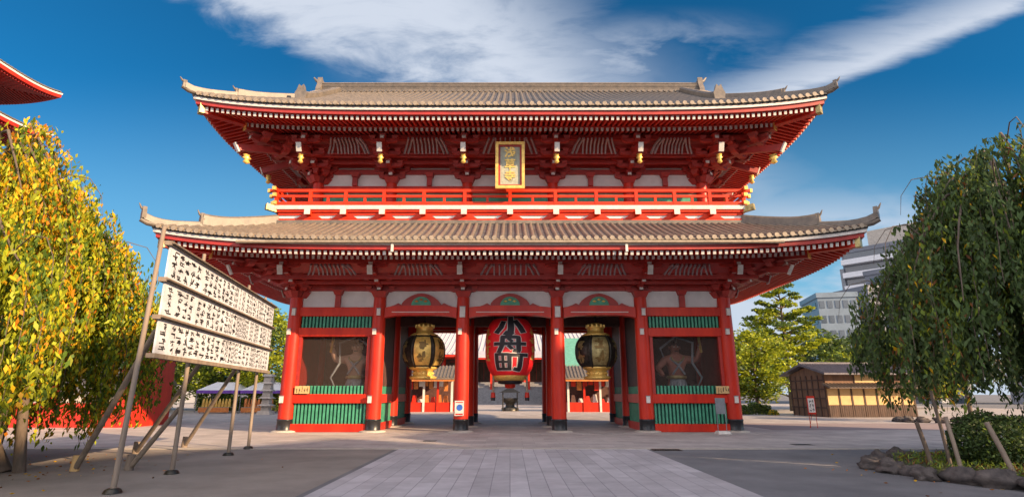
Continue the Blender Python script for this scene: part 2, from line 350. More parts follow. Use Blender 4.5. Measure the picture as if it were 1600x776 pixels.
for yf in (27, 35):
    for a, b in ((0, 1), (4, 5)):
        x0, x1 = CX[a] + 0.33, CX[b] - 0.33
        hbeam(x0 - 0.1, x1 + 0.1, yf, 5.38, 5.82)
        slats(x0, x1, yf, 4.82, 5.38)
        hbeam(x0 - 0.1, x1 + 0.1, yf, 4.40, 4.82)
        slats(x0, x1, yf - 0.02, 1.72, 2.10)
        hbeam(x0 - 0.1, x1 + 0.1, yf, 1.30, 1.72, 0.34)
        slats(x0, x1, yf, 0.38, 1.30)
        hbeam(x0 - 0.1, x1 + 0.1, yf, 0.02, 0.38, 0.34)
        for xx in (x0 + 0.07, x1 - 0.07):
            m_ = MB(); m_.box(xx - 0.07, xx + 0.07, yf - 0.1, yf + 0.1, 1.72, 4.40); m_.build('door_post', M['red2'], gate)
        if yf == 27:
            m_ = MB(); m_.box(x0 + 0.14, x1 - 0.14, 27.06, 27.065, 2.0, 4.40); m_.build('netting', M['net'], gate)
    for a, b in ((1, 2), (2, 3), (3, 4)):      # three open bays: rainbow beam over the opening, carved strut on it
        x0, x1 = CX[a] + 0.3, CX[b] - 0.3; n = 16; top = []; bot = []
        for i in range(n + 1):
            t = i / n; xx = x0 + (x1 - x0) * t; e = abs(2 * t - 1)
            bot.append((xx, 5.30 + 0.13 * (1 - e ** 4))); top.append((xx, 5.80 + 0.10 * (1 - e ** 2.5)))
        m_ = MB(); m_.prism(bot + top[::-1], yf - 0.22, yf + 0.22)
        rb = m_.build('rainbow_beam', M['red'], gate)
        m_ = MB(); m_.box(x0 + 0.35, x1 - 0.35, yf - 0.235, yf - 0.215, 5.55, 5.585)
        m_.build('carved_line', M['cap'], rb)
        c = (x0 + x1) / 2; w = 0.78
        arch = [(c + w * math.cos(t) * (1 + 0.25 * abs(math.cos(t)) ** 3), 5.88 + 0.62 * math.sin(t)) for t in [math.pi * k / 14 for k in range(15)]]
        inn = [(c + 0.62 * w * math.cos(t), 5.89 + 0.44 * math.sin(t)) for t in [math.pi * k / 14 for k in range(15)]]
        m_ = MB(); m_.prism(arch, yf - 0.14, yf + 0.1); fs = m_.build('frog_leg_strut', M['red2'], gate)
        m_ = MB(); m_.prism(inn, yf - 0.19, yf - 0.13); cv = m_.build('green_carving', M['green'], fs)
        m_ = MB()
        for k in range(3): m_.lathe([(0.02, -0.05), (0.11, 0.0), (0.02, 0.05)], (c + (k - 1) * 0.22, yf - 0.2, 6.10 + (0.08 if k == 1 else 0)), 8)
        m_.build('gold_flower', M['gold'] if b != 2 else M['orange'], fs)
        for sx in (-1, 1):
            m_ = MB(); m_.prism([(c + sx * 0.9, 5.86), (c + sx * 1.5, 5.86), (c + sx * 1.3, 5.93), (c + sx * 1.12, 6.02), (c + sx * 1.0, 5.95)][::sx], yf - 0.12, yf + 0.06)
            m_.build('scroll_carving', M['red2'], fs)
# inner rooms either side with the guardian statues: side walls, back wall, floor, ceiling
for sx in (-1, 1):
    xi = sx * 6.4; xo = sx * 10.5
    for y0, y1 in ((27.33, 30.67), (31.33, 34.67)):
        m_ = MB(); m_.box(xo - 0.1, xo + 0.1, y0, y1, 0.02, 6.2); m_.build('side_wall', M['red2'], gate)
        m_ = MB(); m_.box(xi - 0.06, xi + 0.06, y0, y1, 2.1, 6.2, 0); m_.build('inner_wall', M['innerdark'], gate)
        m_ = MB(); m_.box(xi - 0.13, xi + 0.13, y0, y1, 1.3, 1.72, 0); m_.box(xi - 0.13, xi + 0.13, y0, y1, 0.02, 0.38, 0); m_.build('passage_rail', M['red'], gate)
        m_ = MB(); n = 20
        for k in range(n):
            c = y0 + (k + 0.5) * (y1 - y0) / n
            for za, zb in ((0.38, 1.3), (1.72, 2.1)): m_.box(xi - 0.05, xi + 0.05, c - 0.045, c + 0.045, za, zb)
        m_.box(xi - 0.02, xi + 0.02, y0, y1, 0.38, 2.1, 1)
        m_.build('slat_panel', [M['green'], M['darkgreen']], gate)
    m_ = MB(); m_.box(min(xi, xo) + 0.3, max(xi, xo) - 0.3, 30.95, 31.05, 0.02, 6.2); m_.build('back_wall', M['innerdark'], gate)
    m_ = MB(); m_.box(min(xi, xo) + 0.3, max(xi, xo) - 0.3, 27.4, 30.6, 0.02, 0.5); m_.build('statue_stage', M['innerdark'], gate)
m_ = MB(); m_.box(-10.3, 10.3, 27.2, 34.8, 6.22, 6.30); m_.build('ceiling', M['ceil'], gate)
m_ = MB()
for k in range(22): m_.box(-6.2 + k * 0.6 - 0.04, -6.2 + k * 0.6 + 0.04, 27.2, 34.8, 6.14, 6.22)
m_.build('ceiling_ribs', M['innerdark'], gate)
for x0, x1 in ((-6.4, -2.3), (-2.3, 2.3), (2.3, 6.4)):
    m_ = MB(); m_.box(x0 + 0.3, x1 - 0.3, 30.85, 31.15, 5.35, 5.85); m_.build('inner_beam', M['innerdark'], gate, bevel=0.02)
for x in (-2.3, 2.3):
    for y0, y1 in ((27.3, 30.7), (31.3, 34.7)):
        m_ = MB(); m_.box(x - 0.14, x + 0.14, y0, y1, 5.35, 5.8); m_.build('inner_beam', M['innerdark'], gate)

# bracket zone walls (white plaster with red rails), both storeys
def rectwall(hx, hy, z0, z1, m, t=0.16, name='wall'):
    m_ = MB(); m_.box(-hx, hx, CY - hy, CY - hy + t, z0, z1); m_.box(-hx, hx, CY + hy - t, CY + hy, z0, z1)
    m_.box(-hx, -hx + t, CY - hy + t, CY + hy - t, z0, z1); m_.box(hx - t, hx, CY - hy + t, CY + hy - t, z0, z1)
    return m_.build(name, m, gate)
rectwall(10.42, 3.92, 5.83, 8.6, M['white'], name='plaster_wall')
for z0, z1, pr in ((6.64, 7.00, 0.10), (7.14, 7.42, 0.12), (7.56, 7.9, 0.14)):
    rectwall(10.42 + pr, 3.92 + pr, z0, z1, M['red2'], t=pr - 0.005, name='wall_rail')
UX = (-10.1, -6.25, -2.25, 2.25, 6.25, 10.1)
rectwall(10.0, 3.5, 9.9, 15.3, M['white'], name='plaster_wall')
for z0, z1, pr in ((10.6, 11.0, 0.1), (11.9, 12.30, 0.13), (12.98, 13.25, 0.10), (13.36, 13.62, 0.12), (13.78, 14.9, 0.14)):
    rectwall(10.0 + pr, 3.5 + pr, z0, z1, M['red'] if z1 < 12.5 else M['red2'], t=pr - 0.005, name='wall_rail')
for x0, x1 in zip(UX[:-1], UX[1:]):                     # dark shutters behind the railing
    m_ = MB(); m_.box(x0 + 0.3, x1 - 0.3, 27.43, 27.48, 11.0, 11.9); m_.build('shutter', M['green'], gate)
for xs, hy, z0, z1 in ((UX, 3.6, 10.6, 12.5),):
    first = None
    for y in (CY - hy, CY + hy):
        for x in xs:
            if first is None:
                m_ = MB(); m_.tube([(x, y, z0), (x, y, z1)], 0.27, 20); first = m_.build('upper_column', M['red'], gate, loc=(x, y - CY, 0))
            else: inst(first, (x, y - CY, 0))
# short struts in the middle of bays
def strut(x, y, z0, z1):
    m_ = MB(); m_.box(x - 0.13, x + 0.13, y - 0.14, y + 0.02, z0, z1); m_.taper(x, y - 0.06, z1 - 0.22, z1, 0.15, 0.24); return m_.build('strut', M['red2'], gate)
for x in (-8.45, 8.45): strut(x, 27.0, 5.83, 6.64)
for x0, x1 in zip(UX[:-1], UX[1:]): strut((x0 + x1) / 2, 27.38, 12.3, 12.98)

# bracket sets
def bracket_mesh(ht, steps, sp, tail, gold=False):
    m_ = MB(); m_.taper(0, 0, 0.0, 0.30, 0.26, 0.40); tier = (ht - 0.30) / (steps + 1)
    for i in range(steps + 1):
        z = 0.30 + i * tier; out = i * sp + 0.42; hh = tier * 0.58
        prof = [(0.35, z), (-out + 0.28, z), (-out + 0.08, z + hh * 0.35), (-out, z + hh), (0.35, z + hh)]
        m_.prism(prof, -0.11, 0.11, 0, axis='x')
        for j in range(i + 1):
            y = -j * sp; ln = 0.72 + 0.24 * (i - j)
            if i - j > 2: continue
            m_.prism([(-ln + 0.22, z + 0.005), (ln - 0.22, z + 0.005), (ln - 0.05, z + hh * 0.4), (ln, z + hh + 0.003), (-ln, z + hh + 0.003), (-ln + 0.05, z + hh * 0.4)], y - 0.10, y + 0.10)
            for xx in (-ln + 0.16, 0, ln - 0.16): m_.taper(xx, y, z + hh + 0.004, z + tier - 0.004, 0.11, 0.17)
        m_.taper(0, -out + 0.18, z + hh + 0.006, z + tier - 0.006, 0.11, 0.165)
        m_.box(-0.09, 0.09, -out - 0.025, -out, z + hh * 0.3, z + hh, 1)
    y1 = -tail[0]; z1 = tail[1]
    m_.beam((0, 0.3, tail[2]), (0, y1, z1), 0.22, 0.30)
    m_.beam((0, y1, z1), (0, y1 - 0.05, z1 - 0.02), 0.24, 0.44, 1)
    mats = [M['red2'], M['cap'], M['gold']]
    if gold:
        m_.lathe([(0.03, -0.30), (0.13, -0.22), (0.07, -0.08), (0.16, 0.0), (0.10, 0.06), (0.14, 0.16), (0.02, 0.18)], (0, y1 + 0.35, z1 - 0.40), 10, 2)
    return m_.mesh('bracket', mats)
bmL = bracket_mesh(1.42, 3, 0.62, (2.35, 0.93, 1.55))
bmU = bracket_mesh(1.65, 3, 0.75, (3.05, 0.72, 1.75), True)
def brackets(me, xs, ys, z):
    (xa, xb), (ya, yb) = (min(xs), max(xs)), (min(ys), max(ys))
    def put(x, y, rz, sc=1):
        o = bpy.data.objects.new('bracket', me); o.location = (x, y - CY, z); o.rotation_euler = (0, 0, rz); o.scale = (1, sc, 1); link(o, gate)
    for x in xs: put(x, ya, 0); put(x, yb, math.pi)
    for y in ys: put(xb, y, math.pi / 2); put(xa, y, -math.pi / 2)
    put(xb, ya, R(45), 1.38); put(xa, ya, R(-45), 1.38); put(xb, yb, R(135), 1.38); put(xa, yb, R(-135), 1.38)
brackets(bmL, CX, CYS, 6.28)
brackets(bmU, UX, (27.4, 31, 34.6), 12.42)

# ---------------- roofs
class Roof:
    def __init__(s, hx, hy, ze, dm, prof, up, k=0.6, pw=5):
        s.hx, s.hy, s.ze, s.dm, s.prof, s.up, s.k, s.pw = hx, hy, ze, dm, prof, up, k, pw
    def half(s, face, d): return (s.hx if face in 'fb' else s.hy) - d
    def rise(s, a, Lh, d): return s.k * min(1.15, abs(a) / max(Lh, 0.01)) ** s.pw * max(0, 1 - d / s.dm) ** 1.5
    def xy(s, face, a, d):
        if face == 'f': return (a, CY - s.hy + d)
        if face == 'b': return (-a, CY + s.hy - d)
        if face == 'r': return (s.hx - d, CY + a)
        return (-s.hx + d, CY - a)
    def pt(s, face, a, d, zo=0.0, roof=True):
        x, y = s.xy(face, a, d); Lh = s.half(face, min(d, s.dm))
        return Vector((x, y, s.ze + (s.prof(d) if roof else 0) + s.rise(a, Lh, max(d, 0)) + zo))
    def sweep(s, mb, prof, mi=0, n=48, faces='fbrl'):       # closed section [(d, zo)], swept along each eave, mitred
        m = len(prof)
        for fc in faces:
            vs = []
            for i in range(n + 1):
                t = -1 + 2 * i / n; t = math.copysign(abs(t) ** 0.8, t)
                for d, zo in prof: vs.append(s.pt(fc, t * s.half(fc, d), d, zo, roof=False))
            fs = [(i * m + j, i * m + (j + 1) % m, (i + 1) * m + (j + 1) % m, (i + 1) * m + j) for i in range(n) for j in range(m)]
            fs = [f[::-1] for f in fs]
            mb.add(vs, fs, mi)
    def tiles(s, parent, name, top, xlim=None, spacing=0.33):
        mb = MB(); me = MB(); r = 0.085
        for fc in 'fbrl':
            long = fc in 'fb'; dmax = top if (long or xlim is None) else s.dm
            def f(u, v):
                d = dmax * v; Lh = s.half(fc, d) if (d <= s.dm or xlim is None or not long) else xlim
                return s.pt(fc, (-1 + 2 * u) * Lh, d, 0)
            if long and xlim is not None:
                mb.grid(lambda u, v: s.pt(fc, (-1 + 2 * u) * s.half(fc, s.dm * v), s.dm * v, 0), 48, 8, 1)
                mb.grid(lambda u, v: s.pt(fc, (-1 + 2 * u) * xlim, s.dm - 0.2 + (top - s.dm + 0.2) * v, 0.01), 40, 8, 1)
            else: mb.grid(f, 48, 8, 1)
            H = s.half(fc, 0); n = int(2 * H / spacing); st = 2 * H / n
            for i in range(n + 1):
                a = -H + i * st
                dtop = min(dmax, H - abs(a))
                d0 = 0.0
                if long and xlim is not None and abs(a) <= xlim - 0.1: dtop = top
                if dtop < 0.25: continue
                k = max(2, int(dtop / 0.55)); vs = []
                for j in range(k + 1):
                    c = s.pt(fc, a, d0 + (dtop - d0) * j / k, 0.0)
                    if j == 0: c.z += 0.0
                    for q_ in range(6):
                        t = math.pi * q_ / 5; ca, sa = math.cos(t) * r, math.sin(t) * r * 1.15
                        vs.append(c + (Vector((ca, 0, sa)) if long else Vector((0, ca, sa))))
                fs = [(j * 6 + q_, j * 6 + q_ + 1, (j + 1) * 6 + q_ + 1, (j + 1) * 6 + q_) for j in range(k) for q_ in range(5)]
                mb.add(vs, fs, 0, True)
                # round end tile at the eave
                c = s.pt(fc, a, -0.03, 0.02); dr = {'f': (0, -1), 'b': (0, 1), 'r': (1, 0), 'l': (-1, 0)}[fc]
                me.tube([c + Vector((dr[0] * -0.05, dr[1] * -0.05, 0)), c + Vector((dr[0] * 0.03, dr[1] * 0.03, 0))], 0.105, 8, 0)
                if i < n:
                    c2 = s.pt(fc, a + st / 2, 0.0, -0.03); w2 = st / 2 - 0.09
                    if long: me.box(c2.x - w2, c2.x + w2, c2.y - 0.02, c2.y + 0.02, c2.z - 0.04, c2.z + 0.02)
                    else: me.box(c2.x - 0.02, c2.x + 0.02, c2.y - w2, c2.y + w2, c2.z - 0.04, c2.z + 0.02)
        o = mb.build(name, [M['tile'], M['pan']], parent); me.build('tile_ends', M['tileend'], o); return o
    def eaves(s, parent, wallin):
        mb = MB(); s.sweep(mb, [(0.03, -0.13), (0.45, -0.13), (0.45, -0.055), (0.03, -0.055)]); mb.build('black_eave_lath', M['lath'], parent)  # first sweep: thin black lath under the tile edge
        mb = MB(); s.sweep(mb, [(0.07, -0.27), (0.42, -0.27), (0.42, -0.135), (0.07, -0.135)]); mb.build('white_eave_board', M['cap'], parent)
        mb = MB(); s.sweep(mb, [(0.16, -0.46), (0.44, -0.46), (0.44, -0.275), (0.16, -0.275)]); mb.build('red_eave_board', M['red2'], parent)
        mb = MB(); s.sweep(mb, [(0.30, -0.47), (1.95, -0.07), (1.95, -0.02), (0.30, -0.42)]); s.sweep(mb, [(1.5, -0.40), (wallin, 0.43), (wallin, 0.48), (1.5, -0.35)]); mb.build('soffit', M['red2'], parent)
        mb = MB(); s.sweep(mb, [(1.58, -0.345), (1.80, -0.345), (1.80, -0.21), (1.58, -0.21)]); mb.build('eave_purlin', M['red2'], parent)
        fl = MB(); ba = MB()
        for fc in 'fbrl':
            H = s.half(fc, 0); n = int(2 * H / 0.25)
            for i in range(n + 1):
                a = -H + 0.12 + i * 0.25
                for mbx, d0, z0, d1, z1 in ((fl, 0.33, -0.565, 1.95, -0.165), (ba, 1.70, -0.43, wallin, 0.36)):
                    d1c = min(d1, H - abs(a))
                    if d1c < d0 + 0.15: continue
                    zz = z0 + (z1 - z0) * (d1c - d0) / (d1 - d0)
                    A_ = s.pt(fc, a, d0, z0, False); B_ = s.pt(fc, a, d1c, zz, False)
                    mbx.beam(A_, B_, 0.115, 0.16, 0)
                    dr = (A_ - B_).normalized(); mbx.beam(A_, A_ + dr * 0.03, 0.122, 0.167, 1)
        fl.build('flying_rafters', [M['red'], M['cap']], parent); ba.build('base_rafters', [M['red2'], M['cap']], parent)
        for sx in (-1, 1):
            for sy in (-1, 1):
                fc, a = ('f', sx) if sy < 0 else ('b', -sx)
                P0 = s.pt(fc, a * s.half(fc, 0.30), 0.30, -0.62, False); P1 = s.pt(fc, a * s.half(fc, wallin), wallin, 0.1, False)
                m_ = MB(); m_.beam(P0, P1, 0.32, 0.42); hr = m_.build('hip_rafter', M['red'], parent)
                dr = (P0 - P1).normalized(); m_ = MB(); m_.beam(P0 - dr * 0.16, P0 + dr * 0.04, 0.35, 0.45); m_.build('gold_end_cap', M['giltdull'], hr)
                P2 = s.pt(fc, a * s.half(fc, 1.75), 1.75, -0.50, False); P3 = s.pt(fc, a * s.half(fc, wallin), wallin, 0.05, False)
                m_ = MB(); m_.beam(P2, P3, 0.30, 0.34); m_.beam(P2 + dr * 0.04, P2, 0.33, 0.37, 1); m_.build('inner_hip_rafter', [M['red2'], M['gold']], parent)
    def hips(s, parent, d_in, hs=1.0):
        for sx in (-1, 1):
            for sy in (-1, 1):
                fc, a = ('f', sx) if sy < 0 else ('b', -sx)
                out = Vector((sx, sy, 0)).normalized()
                def ln(d0, d1, h, w, tipup, k=9):
                    vs = []; side = Vector((-out.y, out.x, 0))
                    for j in range(k + 1):
                        d = d0 + (d1 - d0) * j / k; c = s.pt(fc, a * s.half(fc, max(d, 0)), d, 0) if d >= 0 else s.pt(fc, a * s.half(fc, 0), 0, 0) + out * (-d * 1.41)
                        e = max(0, 1 - j / k * 2.6) ** 2 * tipup
                        for q_, (aa, bb) in enumerate(((-w, -0.08), (-w, h * 0.8), (-w * 0.5, h), (w * 0.5, h), (w, h * 0.8), (w, -0.08))): vs.append(c + side * aa + Vector((0, 0, bb + e)))
                    fs = [(j * 6 + q_, j * 6 + (q_ + 1) % 6, (j + 1) * 6 + (q_ + 1) % 6, (j + 1) * 6 + q_) for j in range(k) for q_ in range(6)]
                    fs += [(0, 5, 4, 3, 2, 1), tuple(k * 6 + q_ for q_ in range(6))]
                    m_ = MB(); m_.add(vs, fs); rd = m_.build('hip_ridge', M['tile'], parent)
                    return rd, Vector(vs[2]) * 0.5 + Vector(vs[3]) * 0.5, side
                for (d0, d1, h, w, tu, osz) in ((-0.22, 2.0, 0.22, 0.13, 0.22 * hs, 0.62 * hs), (1.35, d_in, 0.42 * hs, 0.16, 0.13 * hs, 0.62 * hs)):
                    rd, tip, side = ln(d0, d1, h, w, tu)
                    m_ = MB(); zz = tip.z - h
                    prof = [(-0.20, -0.05), (0.20, -0.05), (0.25, 0.25), (0.17, 0.42), (0.10, 0.62), (0.0, 0.56), (-0.10, 0.62), (-0.17, 0.42), (-0.25, 0.25)]
                    vs = []
                    for o_ in (0.10, -0.06):
                        for px, pz in prof: vs.append(Vector((tip.x, tip.y, zz)) + out * o_ + side * px * osz + Vector((0, 0, pz * osz * 1.15)))
                    n_ = len(prof); m_.add(vs, [tuple(range(n_)), tuple(range(n_, 2 * n_))[::-1]] + [(i, (i + 1) % n_, n_ + (i + 1) % n_, n_ + i) for i in range(n_)])
                    m_.tube([Vector((tip.x, tip.y, zz + 0.45 * osz)), Vector((tip.x, tip.y, zz + 0.60 * osz)) + out * 0.14, Vector((tip.x, tip.y, zz + 0.88 * osz)) + out * 0.24], [0.07, 0.05, 0.02], 6)
                    m_.build('ridge_ornament', M['tile'], rd)
                c0 = s.pt(fc, a * s.half(fc, 0), 0, 0.02)      # tile horn at the very corner
                m_ = MB(); m_.tube([c0 - out * 0.3, c0 + out * 0.15 + Vector((0, 0, 0.02)), c0 + out * 0.42 + Vector((0, 0, 0.12))], [0.13, 0.12, 0.10], 8); m_.build('corner_tile', M['tile'], parent)

low = Roof(15.2, 8.6, 8.06, 3.7, lambda d: 0.44 * d + 0.012 * d * d, None, 0.60)
m_ = MB(); lowroof = low.tiles(gate, 'lower_roof', 3.7); low.eaves(lowroof, 4.75); low.hips(lowroof, 3.7, 1.08)
upr = Roof(14.65, 8.2, 14.55, 3.9, lambda d: 0.615 * d + 0.0055 * d * d, None, 0.60)
uproof = upr.tiles(gate, 'upper_roof', 8.0, xlim=11.9); upr.eaves(uproof, 4.75); upr.hips(uproof, 3.9, 0.72)
# plain drain pipe stubs with white paint on the lower fascia, as seen near the middle
for xx in (-4.95, 4.9):
    m_ = MB(); m_.box(xx - 0.05, xx + 0.05, 22.42, 22.50, 7.48, 7.95); m_.build('drain_spout', M['cap'], lowroof)
m_ = MB(); m_.tube([(-11.5, 22.40, 7.90), (11.5, 22.40, 7.90)], 0.075, 8); m_.build('gutter', M['tileend'], lowroof)
# gables, main ridge, descending ridges
zr = 14.55 + upr.prof(8.0)
for sx in (-1, 1):
    zb = 14.55 + upr.prof(3.9)
    m_ = MB(); m_.prism([(CY - 4.2, zb - 0.1), (CY + 4.2, zb - 0.1), (CY, zr - 0.15)], sx * 10.85 - 0.1, sx * 10.85 + 0.1, 0, axis='x'); gb = m_.build('gable_wall', M['red2'], uproof)
    m_ = MB()
    for sy in (-1, 1): m_.beam((sx * 11.75, CY + sy * 4.3, zb - 0.28), (sx * 11.75, CY, zr - 0.28), 0.1, 0.45)
    m_.build('bargeboard', M['red'], uproof)
    m_ = MB(); m_.prism([(CY - 0.5, zr - 1.0), (CY, zr - 1.5), (CY + 0.5, zr - 1.0), (CY + 0.2, zr - 0.5), (CY - 0.2, zr - 0.5)], sx * 11.85 - 0.04, sx * 11.85 + 0.04, 0, axis='x'); m_.build('gable_pendant', M['gold'], uproof)
    for sy in (-1, 1):
        fc = 'f' if sy < 0 else 'b'; vs = []; k = 10; w = 0.20; h = 0.42
        for j in range(k + 1):
            d = 7.7 + (2.5 - 7.7) * j / k; yy = CY - 8.2 + d if sy < 0 else CY + 8.2 - d; zz = 14.55 + upr.prof(d)
            e = (max(0, j / k - 0.7) / 0.3) ** 2 * 0.16
            for aa, bb in ((-w, -0.05), (-w, h * 0.8), (-w * 0.5, h), (w * 0.5, h), (w, h * 0.8), (w, -0.05)): vs.append((sx * 10.65 + aa, yy, zz + bb + e))
        fs = [(j * 6 + q_, j * 6 + (q_ + 1) % 6, (j + 1) * 6 + (q_ + 1) % 6, (j + 1) * 6 + q_) for j in range(k) for q_ in range(6)] + [(0, 5, 4, 3, 2, 1), tuple(k * 6 + q_ for q_ in range(6))]
        m_ = MB(); m_.add(vs, fs); dr_ = m_.build('descending_ridge', M['tile'], uproof)
        z0 = vs[-1][2]; yy = vs[-1][1]
        m_ = MB(); m_.prism([(sx * 10.65 + a_, z0 + b_) for a_, b_ in ((-0.26, -0.05), (0.26, -0.05), (0.30, 0.30), (0.20, 0.5), (0.12, 0.78), (0, 0.66), (-0.12, 0.78), (-0.20, 0.5), (-0.30, 0.30))], yy - 0.12, yy + 0.1)
        m_.build('ridge_ornament', M['tile'], dr_)
        # verge tiles outside the descending ridge, stepping down
        m_ = MB()
        for j in range(12):
            d = 4.0 + j * 0.33; yy = CY - 8.2 + d if sy < 0 else CY + 8.2 - d; zz = 14.55 + upr.prof(d) + 0.10
            m_.tube([(sx * 10.8, yy, zz + 0.04), (sx * 12.0, yy, zz)], 0.09, 7)
        m_.build('verge_tiles', M['tileend'], uproof)
m_ = MB(); m_.box(-11.7, 11.7, CY - 0.34, CY + 0.34, zr - 0.25, zr + 0.12)
m_.box(-11.7, 11.7, CY - 0.27, CY + 0.27, zr + 0.12, zr + 0.62)
for k in range(5): m_.box(-11.72, 11.72, CY - 0.30, CY + 0.30, zr + 0.16 + k * 0.10, zr + 0.19 + k * 0.10)
m_.tube([(-11.8, CY, zr + 0.66), (11.8, CY, zr + 0.66)], 0.14, 10)
n = 70
for k in range(n):
    xx = -11.6 + 23.2 * k / (n - 1)
    for sy in (-1, 1): m_.tube([(xx, CY + sy * 0.30, zr + 0.04), (xx, CY + sy * 0.42, zr + 0.02)], 0.085, 6)
mr_ = m_.build('main_ridge', M['tile'], uproof)
for sx in (-1, 1):
    m_ = MB(); m_.prism([(CY + a_, zr + b_) for a_, b_ in ((-0.5, -0.5), (0.5, -0.5), (0.55, 0.1), (0.36, 0.5), (0.30, 1.0), (0.12, 0.86), (-0.12, 0.86), (-0.30, 1.0), (-0.36, 0.5), (-0.55, 0.1))], sx * 11.85 - 0.15, sx * 11.85 + 0.15, axis='x')
    m_.tube([(sx * 11.9, CY, zr + 0.75), (sx * 12.2, CY, zr + 0.95), (sx * 12.35, CY, zr + 1.15)], [0.12, 0.09, 0.05], 6)
    m_.build('ridge_ornament', M['tile'], mr_)
# lower roof top flashing ridge against the balcony base
m_ = MB()
for s_ in (-1, 1):
    m_.box(-11.55, 11.55, CY + s_ * 4.95 - 0.14, CY + s_ * 4.95 + 0.14, 9.78, 9.97); m_.box(s_ * 11.5 - 0.14, s_ * 11.5 + 0.14, CY - 4.8, CY + 4.8, 9.78, 9.97)
m_.build('top_ridge', M['tile'], lowroof)
# ribbed ceiling bands between the bracket steps
def ribs(hx, hy, z, dz, dy, xs, ys, name='curved_ribs'):
    def rib(p0, p1, p2, mi=0):
        m_.beam(p0, p1, 0.07, 0.10, mi); m_.beam(p1, p2, 0.07, 0.10, mi)
    for s_ in (-1, 1):
        for x0, x1 in zip(xs[:-1], xs[1:]):
            m_ = MB(); a, b = x0 + 1.05, x1 - 1.05; n = 11
            yw = CY + s_ * hy; m_.box(a - 0.1, b + 0.1, yw - 0.03, yw + 0.03, z - 0.03, z + 0.04, 1)
            for i in range(n):
                xx = a + (b - a) * i / (n - 1); lean = 0.16 * (abs(i - 5) > 3) * (1 if i > 5 else -1)
                rib((xx + lean, yw, z), (xx, yw + s_ * dy * 0.35, z + dz * 0.75), (xx - lean, yw + s_ * dy, z + dz))
            m_.build(name, [M['ribs'], M['red2']], gate)
        for y0, y1 in zip(ys[:-1], ys[1:]):
            m_ = MB(); a, b = y0 + 1.0, y1 - 1.0; n = 9; xw = s_ * hx; m_.box(xw - 0.03, xw + 0.03, a - 0.1, b + 0.1, z - 0.03, z + 0.04, 1)
            for i in range(n):
                yy = a + (b - a) * i / (n - 1); rib((xw, yy, z), (xw + s_ * dy * 0.35, yy, z + dz * 0.75), (xw + s_ * dy, yy, z + dz))
            m_.build(name, [M['ribs'], M['red2']], gate)
ribs(10.5 + 1.25, 4.0 + 1.25, 7.12, 0.42, 0.6, CX, CYS)
ribs(10.1 + 1.5, 3.6 + 1.5, 13.48, 0.50, 0.75, UX, (27.4, 31, 34.6))
for rf, hx, hy, z in ((low, 10.5, 4.0, 7.30), (upr, 10.1, 3.6, 13.72)):      # purlins carried by the brackets + dark boards behind the ribs
    m_ = MB()
    for off, zz, hh in ((0.62, z - 0.42, 0.16), (1.24, z - 0.30, 0.2), (1.95, z + 0.30, 0.24)):
        for s_ in (-1, 1):
            m_.box(-hx - off, hx + off, CY + s_ * (hy + off) - 0.09, CY + s_ * (hy + off) + 0.09, zz, zz + hh)
            m_.box(s_ * (hx + off) - 0.09, s_ * (hx + off) + 0.09, CY - hy - off, CY + hy + off, zz + 0.004, zz + hh - 0.004)
    m_.build('bracket_purlins', M['red2'], gate)
    m_ = MB()
    for s_ in (-1, 1):
        m_.add([(-hx - 1.2, CY + s_ * (hy + 1.24), z - 0.12), (hx + 1.2, CY + s_ * (hy + 1.24), z - 0.12), (hx + 1.9, CY + s_ * (hy + 1.93), z + 0.52), (-hx - 1.9, CY + s_ * (hy + 1.93), z + 0.52)], [(0, 1, 2, 3)])
        m_.add([(s_ * (hx + 1.24), CY - hy - 1.2, z - 0.12), (s_ * (hx + 1.24), CY + hy + 1.2, z - 0.12), (s_ * (hx + 1.93), CY + hy + 1.9, z + 0.52), (s_ * (hx + 1.93), CY - hy - 1.9, z + 0.52)], [(0, 1, 2, 3)])
        m_.box(-hx - 1.2, hx + 1.2, CY + s_ * (hy + 0.62) - 0.6, CY + s_ * (hy + 0.62) + 0.6, z - 0.12, z - 0.09)
        m_.box(s_ * (hx + 0.62) - 0.6, s_ * (hx + 0.62) + 0.6, CY - hy, CY + hy, z - 0.125, z - 0.095)
    m_.build('bracket_ceiling', M['red2'], gate)

# ---------------- balcony
bal = MB(); HX, HY = 11.7, 5.2
m_ = MB(); m_.box(-HX, HX, CY - HY, CY + HY, 10.50, 10.70); balc = m_.build('balcony', M['cap'], gate)
m_ = MB(); m_.box(-HX + 0.06, HX - 0.06, CY - HY + 0.06, CY + HY - 0.06, 10.38, 10.50); m_.build('floor_joist_band', M['redrail'], balc)
def ringbox(m_, hx, hy, t, z0, z1, mi=0, ext=0.0):
    for s_ in (-1, 1):
        m_.box(-hx - ext, hx + ext, CY + s_ * hy - t / 2, CY + s_ * hy + t / 2, z0, z1, mi)
        m_.box(s_ * hx - t / 2, s_ * hx + t / 2, CY - hy - ext, CY + hy + ext, z0 + 0.003, z1 - 0.003, mi)
m_ = MB(); ringbox(m_, 11.40, 4.92, 0.12, 9.80, 10.40); m_.build('base_wall', M['white'], balc)
m_ = MB(); ringbox(m_, 11.43, 4.95, 0.16, 9.82, 10.07); ringbox(m_, 11.43, 4.95, 0.2, 10.24, 10.38); m_.build('base_rail', M['redrail'], balc)
NX = (-11.2, -9.9, -8.15, -6.25, -4.27, -2.25, 0, 2.25, 4.27, 6.25, 8.15, 9.9, 11.2)
